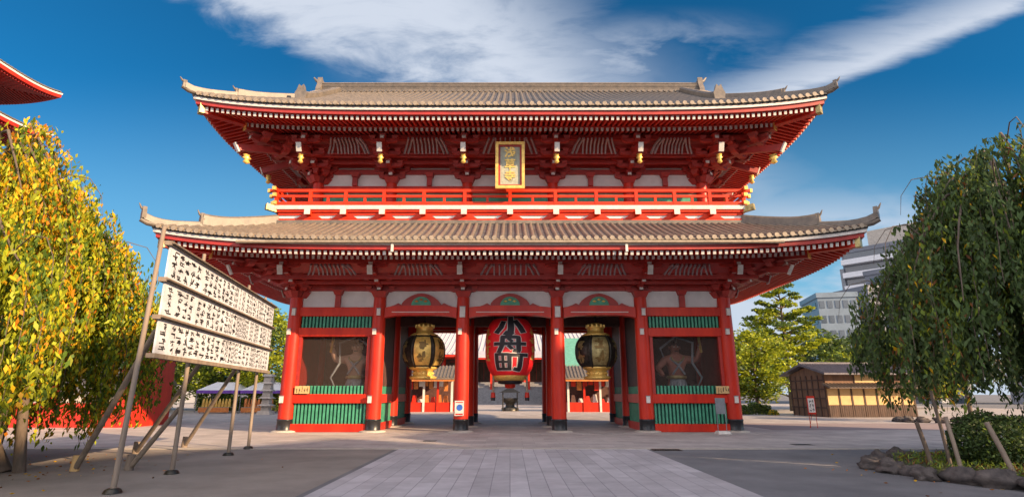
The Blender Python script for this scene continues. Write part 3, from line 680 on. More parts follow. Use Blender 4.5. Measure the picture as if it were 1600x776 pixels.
for x in NX[1:-1]:
    for s_ in (-1, 1):
        yb = CY + s_ * 5.0; ye = CY + s_ * 5.36
        arms = MB(); noses = MB()
        arms.box(x - 0.13, x + 0.13, min(yb, ye), max(yb, ye), 10.20, 10.42)
        arms.prism([(x - 0.62, 10.07), (x + 0.62, 10.07), (x + 0.35, 10.24), (x - 0.35, 10.24)], yb - 0.05, yb + 0.05)
        noses.box(x - 0.14, x + 0.14, ye - 0.03 if s_ < 0 else ye, ye if s_ < 0 else ye + 0.03, 10.18, 10.44)
        ja = arms.build('joist_arm', M['redrail'], balc); noses.build('joist_end', M['cap'], ja)
m_ = MB(); hx, hy = HX - 0.12, HY - 0.12
ringbox(m_, hx, hy, 0.13, 10.74, 10.90, 0, 0.12); ringbox(m_, hx, hy, 0.11, 11.14, 11.26, 0, 0.22); ringbox(m_, hx, hy, 0.15, 11.42, 11.56, 0, 0.34)
rail = m_.build('railing', M['redrail'], balc)
for s_ in (-1, 1):
    xs = [-hx] + list(NX[1:-1]) + [hx]
    for i, x in enumerate(xs):
        m_ = MB(); m_.box(x - 0.08, x + 0.08, CY + s_ * hy - 0.08, CY + s_ * hy + 0.08, 10.70, 11.42); m_.build('rail_post', M['redrail'], rail)
    for x0, x1 in zip(xs[:-1], xs[1:]):
        m_ = MB(); c = (x0 + x1) / 2; m_.box(c - 0.06, c + 0.06, CY + s_ * hy - 0.05, CY + s_ * hy + 0.05, 10.9, 11.14); m_.build('short_post', M['redrail'], rail)
    for y in (CY - 2.6, CY, CY + 2.6):
        m_ = MB(); m_.box(s_ * hx - 0.08, s_ * hx + 0.08, y - 0.08, y + 0.08, 10.70, 11.42); m_.build('rail_post', M['redrail'], rail)
    for t_ in (-1, 1):
        for z, e in ((10.82, 0.12), (11.20, 0.22), (11.49, 0.34)):
            m_ = MB(); m_.box(s_ * (hx + e), s_ * (hx + e + 0.12), CY + t_ * hy - 0.085, CY + t_ * hy + 0.085, z - 0.09, z + 0.09); m_.build('rail_end_cap', M['gold'], rail)
            m_ = MB(); m_.box(s_ * hx - 0.085, s_ * hx + 0.085, CY + t_ * (hy + e), CY + t_ * (hy + e + 0.12), z - 0.087, z + 0.087); m_.build('rail_end_cap', M['gold'], rail)
        m_ = MB(); m_.beam((s_ * (HX - 0.2), CY + t_ * (HY - 0.2), 10.52), (s_ * (HX + 0.22), CY + t_ * (HY + 0.22), 10.56), 0.2, 0.3); m_.build('corner_beam_end', M['giltdull'], balc)

# ---------------- text helper
def text_mesh(body, size, extrude, offset, mats, sub=0.12):
    c = bpy.data.curves.new('t', 'FONT'); c.body = body; c.size = size; c.extrude = extrude; c.offset = offset; c.align_x = 'CENTER'; c.align_y = 'CENTER'; c.resolution_u = 3
    o = bpy.data.objects.new('t', c); COL.objects.link(o); bpy.context.view_layer.update()
    me = bpy.data.meshes.new_from_object(o.evaluated_get(bpy.context.evaluated_depsgraph_get()))
    bpy.data.objects.remove(o)
    import bmesh
    bm = bmesh.new(); bm.from_mesh(me)
    if sub:
        bmesh.ops.triangulate(bm, faces=bm.faces)
        for _ in range(3):
            es = [e for e in bm.edges if e.calc_length() > sub]
            if not es: break
            bmesh.ops.subdivide_edges(bm, edges=es, cuts=1, use_grid_fill=False); bmesh.ops.triangulate(bm, faces=bm.faces)
    bm.to_mesh(me); bm.free(); me.materials.clear()
    for m in mats: me.materials.append(m)
    return me

# ---------------- plaque under the upper eave
pq = thing('name_plaque', (0, 25.2, 11.42), 'gold framed vertical plaque hanging under the upper eaves above the balcony', 'plaque')
m_ = MB(); T = Matrix.Translation((0, 25.25, 11.42)) @ Matrix.Rotation(R(6), 4, 'X'); m_.T = T
m_.box(-0.50, 0.50, -0.03, 0.04, 0.12, 2.04); m_.build('board', M['plaque'], pq)
m_ = MB(); m_.T = T
for s_ in (-1, 1):
    m_.box(s_ * 0.64 - 0.07, s_ * 0.64 + 0.07, -0.14, 0.06, 0.0, 2.2); m_.box(-0.71, 0.71, -0.135, 0.055, 1.1 + s_ * 1.1 - 0.07, 1.1 + s_ * 1.1 + 0.07)
m_.build('gold_frame', M['gold'], pq)
m_ = MB(); m_.T = T
for s_ in (-1, 1): m_.box(s_ * 0.53 - 0.05, s_ * 0.53 + 0.05, -0.08, 0.05, 0.07, 2.13)
m_.box(-0.5, 0.5, -0.075, 0.045, 2.03, 2.13); m_.box(-0.5, 0.5, -0.075, 0.045, 0.07, 0.13); m_.build('red_inner_frame', M['red2'], pq)
for i, ch in enumerate('浅草寺'):
    me = text_mesh(ch, 0.56, 0.012, 0.012, [M['gold']], 0)
    me.transform(Matrix.Translation(-pq.location) @ T @ Matrix.Translation((0, -0.05, 1.72 - i * 0.60)) @ Matrix.Rotation(R(90), 4, 'X')); me.name = 'gold_character'
    link(bpy.data.objects.new('gold_character', me), pq)

# ---------------- lanterns
def lrad(z, R0, z0, z1):                              # big paper lantern profile
    t = (z - z0) / (z1 - z0) * 2 - 1; return R0 * (1 - 0.30 * abs(t) ** 3.2)
LZ0, LZ1, LR = 2.62, 5.45, 1.27
lan = thing('paper_lantern', (0, 29, LZ0), 'giant red paper lantern with black lettering hanging in the middle bay', 'lantern')
m_ = MB(); prof = []; n = 54
for i in range(n + 1):
    z = LZ0 + (LZ1 - LZ0) * i / n; prof.append((lrad(z, LR, LZ0, LZ1) + (0.014 if i % 2 else 0), z))
m_.lathe(prof, (0, 29, 0), 48); m_.build('paper_body', M['lantern'], lan)
m_ = MB(); m_.lathe([(0.60, 2.36), (0.78, 2.40), (0.82, 2.52), (0.88, 2.60), (0.86, 2.66)], (0, 29, 0), 36); m_.build('gold_bottom_ring', M['gold'], lan)
m_ = MB(); m_.lathe([(0.40, 2.20), (0.62, 2.24), (0.62, 2.37)], (0, 29, 0), 24); m_.build('black_bottom_plate', M['black'], lan)
m_ = MB(); m_.lathe([(0.18, 2.0), (0.26, 2.04), (0.28, 2.2)], (0, 29, 0), 16); m_.build('inner_pendant', M['red'], lan)
m_ = MB(); m_.lathe([(0.86, 5.40), (0.90, 5.46), (0.90, 5.66), (0.70, 5.72)], (0, 29, 0), 36); m_.tube([(0, 29, 5.7), (0, 29, 6.2)], 0.08, 8); m_.build('black_top_ring', M['black'], lan)
STROKES = {   # brush strokes of the three characters, (x, z) in a unit square, half width
 '小': [([(0.03, 0.5), (0.04, -0.1), (0.0, -0.5), (-0.14, -0.42)], .12), ([(-0.30, 0.22), (-0.36, -0.08), (-0.50, -0.34)], .11), ([(0.26, 0.28), (0.40, -0.02), (0.50, -0.30)], .12)],
 '舟': [([(0.06, 0.58), (-0.10, 0.40)], .09), ([(-0.28, 0.34), (-0.30, -0.1), (-0.42, -0.48)], .09), ([(-0.28, 0.35), (0.32, 0.35), (0.33, -0.46), (0.18, -0.42)], .09), ([(-0.58, -0.03), (0.58, -0.03)], .09), ([(-0.04, 0.24), (0.06, 0.12)], .07), ([(-0.04, -0.16), (0.06, -0.30)], .07)],
 '町': [([(-0.50, 0.42), (-0.50, -0.42)], .075), ([(-0.50, 0.42), (-0.02, 0.42), (-0.02, -0.42)], .075), ([(-0.50, 0.0), (-0.02, 0.0)], .06), ([(-0.50, -0.40), (-0.02, -0.40)], .07), ([(-0.26, 0.42), (-0.26, -0.40)], .055), ([(0.10, 0.38), (0.62, 0.38)], .085), ([(0.38, 0.38), (0.38, -0.46), (0.20, -0.40)], .09)]}
for i, ch in enumerate('小舟町'):
    zc = (5.02, 4.16, 3.26)[i]; SX = (1.36, 1.30, 1.38)[i]; SZ = 0.86
    for (nm, mt, grow, push) in (('lettering_outline', M['cap'], 0.035, 0.022), ('lettering', M['ink'], 0.0, 0.036)):
        m_ = MB()
        for q_, (pts, hw) in enumerate(STROKES[ch]):
            P = []
            for (x0, z0), (x1, z1) in zip(pts[:-1], pts[1:]):
                k = max(2, int(math.hypot(x1 - x0, z1 - z0) / 0.06))
                P += [(x0 + (x1 - x0) * j / k, z0 + (z1 - z0) * j / k) for j in range(k)]
            P.append(pts[-1]); vs = []
            w = hw * 1.04 + grow
            for j, (x, z) in enumerate(P):                      # round-ended ribbon drawn as overlapping discs joined by quads
                a_, b_ = P[max(j - 1, 0)], P[min(j + 1, len(P) - 1)]; dx, dz = b_[0] - a_[0], b_[1] - a_[1]; l_ = math.hypot(dx, dz) or 1
                if j == 0: x -= dx / l_ * w * 0.7; z -= dz / l_ * w * 0.7
                if j == len(P) - 1: x += dx / l_ * w * 0.7; z += dz / l_ * w * 0.7
                for sg in (-1, 0, 1):
                    X_ = (x - dz / l_ * w * sg) * SX; Z_ = zc + (z + dx / l_ * w * sg) * SZ
                    r = lrad(min(max(Z_, LZ0), LZ1), LR, LZ0, LZ1) + push + 0.0012 * q_; th = X_ / LR
                    vs.append((r * math.sin(th), 29 - r * math.cos(th), Z_))
            n_ = len(P); m_.add(vs, [(j * 3 + e, j * 3 + e + 1, j * 3 + 4 + e, j * 3 + 3 + e) for j in range(n_ - 1) for e in (0, 1)])
        m_.build(nm, mt, lan)
rs = random.Random(5)
def brush(m_, place, w, h, mi=0, k=7):                 # an unreadable brush-written character
    for _ in range(k):
        a = rs.choice((0, 0, 90, 90, 50, -50)); l = rs.uniform(0.45, 0.95); x = rs.uniform(-0.28, 0.28) * w; z = rs.uniform(-0.36, 0.36) * h; t = 0.085 * min(w, h)
        ca, sa = math.cos(R(a)), math.sin(R(a)); hw = l * w / 2 * (0.75 if a else 1)
        pts = [(x + ca * hw * u - sa * t * v * (1.2 - 0.4 * u), z + sa * hw * u * h / w + ca * t * v) for u, v in ((-1, -1), (1, -1), (1, 1), (-1, 1))]
        m_.add([place(px, pz) for px, pz in pts], [(0, 1, 2, 3)], mi)
for s_ in (-1, 1):
    m_ = MB()
    for i in range(4):
        zc = 4.75 - i * 0.42
        def place(px, pz, zc=zc):
            z = zc + pz; r = lrad(z, LR, LZ0, LZ1) + 0.03; t = s_ * R(62) + px / LR; return (r * math.sin(t), 29 - r * math.cos(t), z)
        brush(m_, place, 0.42, 0.38, k=8)
    m_.build('side_lettering', M['gold'], lan)
for s_ in (-1, 1):
    m_ = MB(); m_.tube([(s_ * 0.85, 28.9, 2.75), (s_ * 0.86, 28.9, 1.75)], 0.055, 8); tp = m_.build('tassel_cord', M['tileend'], lan)
    m_ = MB(); m_.tube([(s_ * 0.86, 28.9, 1.80), (s_ * 0.86, 28.9, 1.55)], [0.10, 0.13], 10); m_.tube([(s_ * 0.86, 28.9, 1.55), (s_ * 0.86, 28.9, 1.40)], [0.12, 0.11], 10, 1); m_.build('tassel', [M['red'], M['black']], tp)

def copper_lantern(x, label, tag_gold, gk=(0, 1)):
    t_ = thing('bronze_lantern', (x, 29, 2.45), label, 'lantern', 'bronze hanging lanterns of the gate')
    z0, z1, R0 = 3.02, 4.62, 1.04
    def rr(z): u = (z - z0) / (z1 - z0) * 2 - 1; return R0 * (1 - 0.34 * abs(u) ** 2.6)
    m_ = MB(); m_.lathe([(rr(z0 + (z1 - z0) * i / 16), z0 + (z1 - z0) * i / 16) for i in range(17)], (x, 29, 0), 32); m_.build('body', M['bronze'], t_)
    for k in range(6):                                # gilded panels between dark ribs
        c = -math.pi / 2 + math.pi / 3 * k + R(4)
        def fn(u, v):
            z = z0 + 0.10 + (z1 - z0 - 0.20) * v; a = c + (u - 0.5) * R(47); r = rr(z) + 0.025; return (x + r * math.cos(a), 29 + r * math.sin(a), z)
        m_ = MB(); m_.grid(fn, 8, 12); pn = m_.build('gilt_panel', tag_gold if k in gk else M['bronze'], t_)
        m_ = MB()
        for i in range(2):
            zc = 4.14 - i * 0.62
            def place(px, pz, zc=zc):
                z = zc + pz; a = c + px / R0; r = rr(z) + 0.05; return (x + r * math.cos(a), 29 + r * math.sin(a), z)
            brush(m_, place, 0.50, 0.50, k=9)
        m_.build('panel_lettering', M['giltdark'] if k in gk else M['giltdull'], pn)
    for k in range(6):
        a = -math.pi / 2 + math.pi / 6 + math.pi / 3 * k + R(4)
        m_ = MB(); m_.tube([(x + (rr(z) + 0.03) * math.cos(a), 29 + (rr(z) + 0.03) * math.sin(a), z) for z in [z0 + (z1 - z0) * i / 10 for i in range(11)]], 0.04, 6); m_.build('rib', M['bronze'], t_)
    m_ = MB(); m_.lathe([(0.62, 4.60), (0.74, 4.66), (0.60, 4.74), (0.44, 4.80), (0.42, 5.0), (0.50, 5.06), (0.46, 5.12), (0.40, 5.20), (0.2, 5.3)], (x, 29, 0), 24)
    for k in range(12):
        a = math.pi / 6 * k; m_.box(x + 0.46 * math.cos(a) - 0.04, x + 0.46 * math.cos(a) + 0.04, 29 + 0.46 * math.sin(a) - 0.04, 29 + 0.46 * math.sin(a) + 0.04, 5.05, 5.2)
    m_.build('crown_cap', M['gold'], t_)
    m_ = MB(); m_.lathe([(0.40, 2.42), (0.66, 2.45), (0.70, 2.56), (0.52, 2.62), (0.50, 2.86), (0.62, 2.92), (0.74, 3.0), (0.70, 3.06)], (x, 29, 0), 24)
    for k in range(16):
        a = math.pi / 8 * k; m_.lathe([(0.01, -0.05), (0.05, 0), (0.01, 0.05)], (x + 0.52 * math.cos(a), 29 + 0.52 * math.sin(a), 2.74), 6)
    m_.build('base_stand', M['gold'], t_)
    m_ = MB(); m_.tube([(x, 29, 5.25), (x, 29, 6.2)], 0.05, 8); m_.build('hanging_chain', M['bronze'], t_)

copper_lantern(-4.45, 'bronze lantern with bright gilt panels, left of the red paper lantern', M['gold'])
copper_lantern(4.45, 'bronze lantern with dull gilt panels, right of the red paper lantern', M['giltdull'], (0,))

# ---------------- guardian statues
def skinbody(name, J, E, rad, m, parent, sub=2):
    me = bpy.data.meshes.new(name); me.from_pydata(J, E, []); o = bpy.data.objects.new(name, me); COL.objects.link(o)
    sk = o.modifiers.new('s', 'SKIN'); o.modifiers.new('u', 'SUBSURF').levels = sub; o.modifiers['u'].render_levels = sub
    for i, r in enumerate(rad):
        me.skin_vertices[0].data[i].radius = (r, r)
    me.skin_vertices[0].data[0].use_root = True
    bpy.context.view_layer.update()
    m2 = bpy.data.meshes.new_from_object(o.evaluated_get(bpy.context.evaluated_depsgraph_get())); bpy.data.objects.remove(o)
    m2.materials.clear(); m2.materials.append(m)
    for p_ in m2.polygons: p_.use_smooth = True
    m2.name = name; return link(bpy.data.objects.new(name, m2), parent)
def guardian(x, label, m, flip):
    t_ = thing('guardian_statue', (x, 28.3, 0.5), label, 'statue', 'guardian statues of the gate'); f_ = flip
    J = [(0, 0, 1.75), (0, 0, 2.1), (0, -0.02, 2.55), (0, 0, 2.92), (0, -0.02, 3.15), (0, -0.04, 3.42), (0, -0.03, 3.66),
         (f_ * -0.55, 0, 2.85), (f_ * -0.95, -0.15, 2.45), (f_ * -0.85, -0.55, 2.15), (f_ * -0.82, -0.68, 2.08),
         (f_ * 0.55, 0, 2.90), (f_ * 1.02, -0.15, 2.85), (f_ * 1.15, -0.35, 3.35), (f_ * 1.16, -0.38, 3.5),
         (-0.28, 0, 1.6), (-0.42, -0.12, 0.9), (-0.42, 0.02, 0.18), (-0.45, -0.3, 0.08), (0.28, 0, 1.6), (0.48, -0.1, 0.9), (0.55, 0.05, 0.18), (0.6, -0.26, 0.08)]
    Ed = [(0, 1), (1, 2), (2, 3), (3, 4), (4, 5), (5, 6), (3, 7), (7, 8), (8, 9), (9, 10), (3, 11), (11, 12), (12, 13), (13, 14), (0, 15), (15, 16), (16, 17), (17, 18), (0, 19), (19, 20), (20, 21), (21, 22)]
    rad = [0.36, 0.36, 0.44, 0.34, 0.17, 0.26, 0.20, 0.22, 0.16, 0.12, 0.10, 0.22, 0.17, 0.13, 0.10, 0.27, 0.2, 0.13, 0.1, 0.27, 0.2, 0.13, 0.1]
    skinbody('body', J, Ed, rad, m, t_)
    def at(v): return (v[0] + x, v[1] + 28.3, v[2] + 0.5)
    m_ = MB(); m_.lathe([(0.05, -0.1), (0.16, 0.0), (0.14, 0.14), (0.04, 0.24)], at((0, 0.0, 3.80)), 12); m_.build('topknot', M['black'], t_)
    m_ = MB()
    for s_ in (-1, 1):
        m_.lathe([(0.01, -0.03), (0.045, 0), (0.01, 0.03)], at((s_ * 0.09, -0.27, 3.50)), 8, 0)
        m_.beam(at((s_ * 0.03, -0.28, 3.56)), at((s_ * 0.17, -0.25, 3.61)), 0.05, 0.04, 1); m_.tube([at((s_ * 0.26, 0, 3.40)), at((s_ * 0.27, 0, 3.55))], 0.04, 6, 2)
    m_.tube([at((0, -0.27, 3.50)), at((0, -0.34, 3.40))], [0.03, 0.055], 8, 2); m_.beam(at((-0.09, -0.28, 3.30)), at((0.09, -0.28, 3.30)), 0.05, 0.04, 1)
    m_.build('face', [M['cap'], M['black'], m], t_)
    m_ = MB(); m_.lathe([(0.75, 0.75), (0.62, 1.1), (0.50, 1.6), (0.40, 1.95), (0.42, 2.02)], (x, 28.3, 0.5), 24, rfun=lambda t: 1 + 0.06 * math.sin(7 * t)); m_.build('robe', M['robe'], t_)
    m_ = MB(); P = [at((f_ * -0.6, -0.1, 3.0)), at((f_ * -0.85, -0.5, 3.4)), at((0, -0.2, 4.0)), at((f_ * 0.8, -0.4, 3.7)), at((f_ * 0.7, -0.45, 2.7)), at((f_ * 1.1, -0.5, 2.0)), at((f_ * 0.8, -0.45, 1.4))]
    m_.tube(P, [0.04, 0.06, 0.05, 0.06, 0.06, 0.05, 0.03], 8); m_.build('scarf', M['robe'], t_)
    m_ = MB()
    for k in range(14):
        a_ = math.pi * (k + 0.5) / 14; m_.lathe([(0.01, -0.05), (0.05, 0), (0.01, 0.05)], at((0.30 * math.cos(a_), -0.40 - 0.02 * math.sin(a_), 3.02 - 0.26 * math.sin(a_))), 8)
    m_.build('necklace', M['giltdull'], t_)
    m_ = MB(); m_.lathe([(0.46, -0.08), (0.50, 0.0), (0.46, 0.08)], at((0, -0.02, 2.02)), 24); m_.build('belt', M['giltdull'], t_)
    m_ = MB()
    for a_, b_ in (((-0.34, -0.30, 2.95), (0.30, -0.46, 2.15)), ((0.34, -0.30, 2.95), (-0.30, -0.46, 2.15))): m_.tube([at(a_), at(((a_[0] + b_[0]) / 2, -0.50, 2.6)), at(b_)], [0.05, 0.06, 0.05], 6)
    m_.build('chest_sash', M['robe'], t_)
    hand = Vector(at((f_ * 1.17, -0.40, 3.56)))
    m_ = MB()
    for k in range(4): m_.tube([hand + Vector(((k - 1.5) * 0.05, 0, -0.05)), hand + Vector(((k - 1.5) * 0.055, -0.09, 0.0)), hand + Vector(((k - 1.5) * 0.05, -0.1, 0.09 + 0.01 * (k % 2))), hand + Vector(((k - 1.5) * 0.045, -0.03, 0.12))], 0.024, 6)
    m_.tube([hand + Vector((f_ * -0.10, 0.02, -0.06)), hand + Vector((f_ * -0.14, -0.07, 0.0)), hand + Vector((f_ * -0.06, -0.12, 0.04))], 0.026, 6)
    m_.build('hand', m, t_)
    m_ = MB(); m_.beam(hand + Vector((f_ * 0.02, -0.05, -0.35)), hand + Vector((f_ * -0.1, -0.12, 0.55)), 0.09, 0.09); m_.build('club', M['gold'], t_)
guardian(-7.7, 'pale guardian statue raising a gilt club behind the netting of the left bay', M['skinpale'], -1)
guardian(8.3, 'dark red guardian statue with flying scarf behind the netting of the right bay', M['skin'], 1)

# ---------------- small things at the gate
t_ = thing('notice_stand', (9.42, 25.75, 0), 'grey notice panel on a white foot before the right bay of the gate', 'sign')
m_ = MB(); m_.box(9.2, 9.64, 25.73, 25.77, 0.86, 1.55); m_.build('panel', M['grey'], t_)
m_ = MB(); m_.tube([(9.23, 25.75, 0.1), (9.23, 25.75, 0.9)], 0.018, 6); m_.tube([(9.61, 25.75, 0.1), (9.61, 25.75, 0.9)], 0.018, 6); m_.build('post', M['grey'], t_)
m_ = MB(); m_.taper(9.42, 25.75, 0.0, 0.14, 0.30, 0.24); m_.build('foot', M['cap'], t_, bevel=0.03)
t_ = thing('poster', (-2.3, 26.55, 0.75), 'white poster with blue disc at the foot of the column left of the red lantern', 'poster')
m_ = MB(); m_.box(-2.56, -2.14, 26.60, 26.63, 0.75, 1.42); m_.build('sheet', M['cap'], t_)
m_ = MB(); m_.tube([(-2.33, 26.585, 1.12), (-2.33, 26.598, 1.12)], 0.14, 20); m_.build('blue_disc', M['blue'], t_)
m_ = MB(); m_.box(-2.52, -2.18, 26.592, 26.599, 0.79, 0.85); m_.box(-2.52, -2.18, 26.592, 26.599, 1.33, 1.37); m_.build('red_line', M['red'], t_)
for xx in (-9.75, 10.0):
    t_ = thing('notice_board', (xx, 26.7, 1.72), 'cream wooden notice on the ' + ('left end of the left bay rail' if xx < 0 else 'right end of the right bay rail'), 'notice')
    m_ = MB(); m_.box(xx - 0.34, xx + 0.34, 26.74, 26.78, 1.74, 2.08); m_.build('board', M['shoji'], t_)
    m_ = MB()
    for k in range(5):
        brush(m_, lambda px, pz, k=k: (xx - 0.24 + k * 0.12 + px, 26.735, 1.91 + pz), 0.08, 0.26, k=5)
    m_.build('lettering', M['ink'], t_)
for i, (xx, yy, ww, lb) in enumerate(((5.0, 18.75, 0.9, 'dark drain grate in the asphalt right of the stone path'), (10.3, 20.6, 0.7, 'dark drain grate in the paving before the right bay'), (-3.05, 22.2, 0.5, 'small drain grate in the paving left of centre'))):
    t_ = thing('drain_grate', (xx, yy, 0), lb, 'drain grate')
    m_ = MB(); m_.box(xx - ww / 2, xx + ww / 2, yy - 0.22, yy + 0.22, -0.01, 0.006); m_.build('frame', M['bronze'], t_)
    m_ = MB()
    for k in range(10): m_.box(xx - ww / 2 + 0.04 + k * (ww - 0.08) / 10, xx - ww / 2 + 0.04 + (k + 0.45) * (ww - 0.08) / 10, yy - 0.19, yy + 0.19, 0.006, 0.012)
    m_.build('bars', M['black'], t_)

#@@PART2
# ================================================================== surroundings
# ---------------- great hall beyond the gate
hall = thing('temple_hall', (0, 112, 0), 'big grey roofed temple hall with wide stone stairs far behind the gate', 'temple')
m_ = MB()
for k in range(14): m_.box(-11, 11, 97 + k * 0.52, 97 + (k + 1) * 0.52 if k < 13 else 108, 0, 0.27 * (k + 1))
m_.build('stairs', M['greystone'], hall)
m_ = MB(); m_.box(-24, 24, 104.5, 130, 0, 3.75); m_.build('podium', M['greystone'], hall)
m_ = MB(); m_.box(-18, 18, 108, 128, 3.75, 9.0); m_.build('wall', M['innerdark'], hall)
for k in range(8):
    x = -17.5 + k * 5; m_ = MB(); m_.tube([(x, 106.5, 3.75), (x, 106.5, 9.2)], 0.42, 14); m_.build('column', M['red'], hall)
    if k < 7:
        m_ = MB(); m_.box(x + 0.9, x + 4.1, 107.93, 107.98, 4.3, 7.6); d_ = m_.build('door', M['darkwood'], hall)
        m_ = MB(); m_.box(x + 2.46, x + 2.54, 107.90, 107.93, 4.3, 7.6); m_.box(x + 0.9, x + 4.1, 107.90, 107.93, 7.6, 7.75); m_.build('door_frame', M['red2'], d_)
m_ = MB(); m_.box(-19, 19, 106.2, 106.8, 8.1, 8.7); m_.build('beam', M['red'], hall)
m_ = MB(); m_.prism([(99.5, 7.9), (99.5, 8.4), (108, 10.5), (108, 9.2)], -9, 9, axis='x'); m_.build('porch_roof', M['hallroof'], hall)
m_ = MB(); m_.box(-9, 9, 99.6, 99.9, 7.6, 7.9); m_.build('porch_eave', M['red'], hall)
for x in (-8.4, -3.2, 3.2, 8.4):
    m_ = MB(); m_.box(x - 0.35, x + 0.35, 101.4, 102.1, 1.2, 8.0); m_.build('porch_pillar', M['red'], hall)
def hr(u, v):
    x0 = -27 + 54 * u; y = 102 + 14 * v; z = 8.6 + 13 * v ** 1.3 + 1.2 * abs(2 * u - 1) ** 4 * (1 - v); return (x0 * (1 - 0.3 * v), y, z)
m_ = MB(); m_.grid(hr, 40, 14); m_.grid(lambda u, v: (lambda p_: (p_[0], 232 - p_[1], p_[2]))(hr(1 - u, v)), 40, 14)
for k in range(60):
    u = (k + 0.5) / 60; m_.tube([Vector(hr(u, j / 10)) + Vector((0, 0, 0.08)) for j in range(11)], 0.12, 5)
m_.build('roof', M['hallroof'], hall)
m_ = MB(); m_.box(-19, 19, 115.4, 116.6, 21.3, 22.8); m_.build('roof_ridge', M['hallroof'], hall)
m_ = MB(); m_.box(-26.5, 26.5, 102.1, 102.5, 8.2, 8.6); m_.build('eave_beam', M['red'], hall)
t_ = thing('incense_burner', (0, 60, 0), 'black bronze incense burner on the forecourt beneath the red lantern', 'incense burner')
m_ = MB(); m_.lathe([(0.9, 0), (0.9, 0.3), (0.5, 0.4), (0.45, 0.7), (0.75, 0.95), (0.85, 1.25), (0.8, 1.3)], (0, 60, 0), 20); m_.build('bowl', M['bronze'], t_)
for sx in (-1, 1):
    for sy in (-1, 1):
        m_ = MB(); m_.tube([(sx * 0.75, 60 + sy * 0.75, 0), (sx * 0.75, 60 + sy * 0.75, 1.9)], 0.06, 8); m_.build('post', M['bronze'], t_)
m_ = MB(); m_.add([(-1.1, 58.9, 1.85), (1.1, 58.9, 1.85), (1.1, 61.1, 1.85), (-1.1, 61.1, 1.85), (-0.25, 59.75, 2.3), (0.25, 59.75, 2.3), (0.25, 60.25, 2.3), (-0.25, 60.25, 2.3)], [(0, 3, 2, 1), (4, 5, 6, 7), (0, 1, 5, 4), (1, 2, 6, 5), (2, 3, 7, 6), (3, 0, 4, 7)]); m_.build('roof', M['bronze'], t_)

def stall(x, y, w, label, roofm, wares, seed):
    rr_ = random.Random(seed); t_ = thing('shrine_stall', (x, y, 0), label, 'stall')
    m_ = MB(); m_.box(x - w / 2, x + w / 2, y, y + 3, 0, 0.9); m_.build('counter', M['red'], t_)
    m_ = MB(); m_.box(x - w / 2, x + w / 2, y + 2.9, y + 3.05, 0.9, 3.1); m_.build('back_wall', M['innerdark'], t_)
    for k in range(5):
        xx = x - w / 2 + k * w / 4; m_ = MB(); m_.box(xx - 0.1, xx + 0.1, y - 0.1, y + 0.1, 0, 3.1); m_.build('post', M['red'] if k % 2 else M['cap'], t_)
    n_ = 10
    for k in range(n_):
        xx = x - w / 2 + 0.3 + k * (w - 0.6) / n_; h = rr_.uniform(0.4, 1.1); m_ = MB(); m_.box(xx, xx + (w - 0.6) / n_ * 0.8, y - 0.04, y + 0.04, 3.0 - h, 3.0); m_.build('hanging_cloth', rr_.choice([M['red'], M['cap'], M['red'], M['orange']]), t_)
    for k in range(8):
        xx = x - w / 2 + 0.3 + k * (w - 0.6) / 8; h = rr_.uniform(0.3, 0.8); m_ = MB(); m_.taper(xx + 0.25, y + 0.6, 0.9, 0.9 + h, 0.25, 0.15); m_.build('wares_rack', rr_.choice(wares), t_)
    rw = w / 2 + 0.9
    m_ = MB(); m_.prism([(y - 1.2, 3.1), (y - 1.2, 3.25), (y + 1.5, 4.5), (y + 4.2, 3.25), (y + 4.2, 3.1), (y + 1.5, 4.2)], x - rw, x + rw, axis='x')
    for k in range(int(rw * 2 / 0.35)): xx = x - rw + 0.15 + k * 0.35; m_.beam((xx, y - 1.2, 3.29), (xx, y + 1.5, 4.54), 0.12, 0.1)
    m_.build('roof', roofm, t_)
    m_ = MB(); m_.box(x - rw + 0.05, x + rw - 0.05, y - 1.15, y - 1.05, 2.92, 3.1); m_.build('eave_board', M['orange'], t_); return t_
stall(-8.6, 57, 5.6, 'red amulet stall with hanging cloths seen through the left open bay', M['tile'], [M['cap'], M['orange'], M['red']], 3)
stall(9.0, 57, 6.4, 'red pavilion with bright eave seen through the right open bay', M['tile'], [M['innerdark'], M['cap'], M['red']], 4)
t_ = thing('side_shrine', (17, 88, 0), 'green roofed shrine building far behind the right open bay', 'shrine')
m_ = MB(); m_.box(7.5, 24, 86, 96, 0, 6.0); m_.build('wall', M['innerdark'], t_)
m_ = MB(); m_.prism([(83.5, 5.6), (83.5, 6.0), (91, 10.5), (98.5, 6.0), (98.5, 5.6)], 6.2, 26, axis='x'); m_.build('roof', M['copper_green'], t_)
m_ = MB(); m_.box(6.4, 25.8, 83.6, 83.9, 5.3, 5.65); m_.build('eave_board', M['red'], t_)
for k in range(6):
    m_ = MB(); xx = 7.8 + k * 3.1; m_.box(xx - 0.2, xx + 0.2, 85.3, 85.7, 0, 5.6); m_.build('column', M['red'], t_)

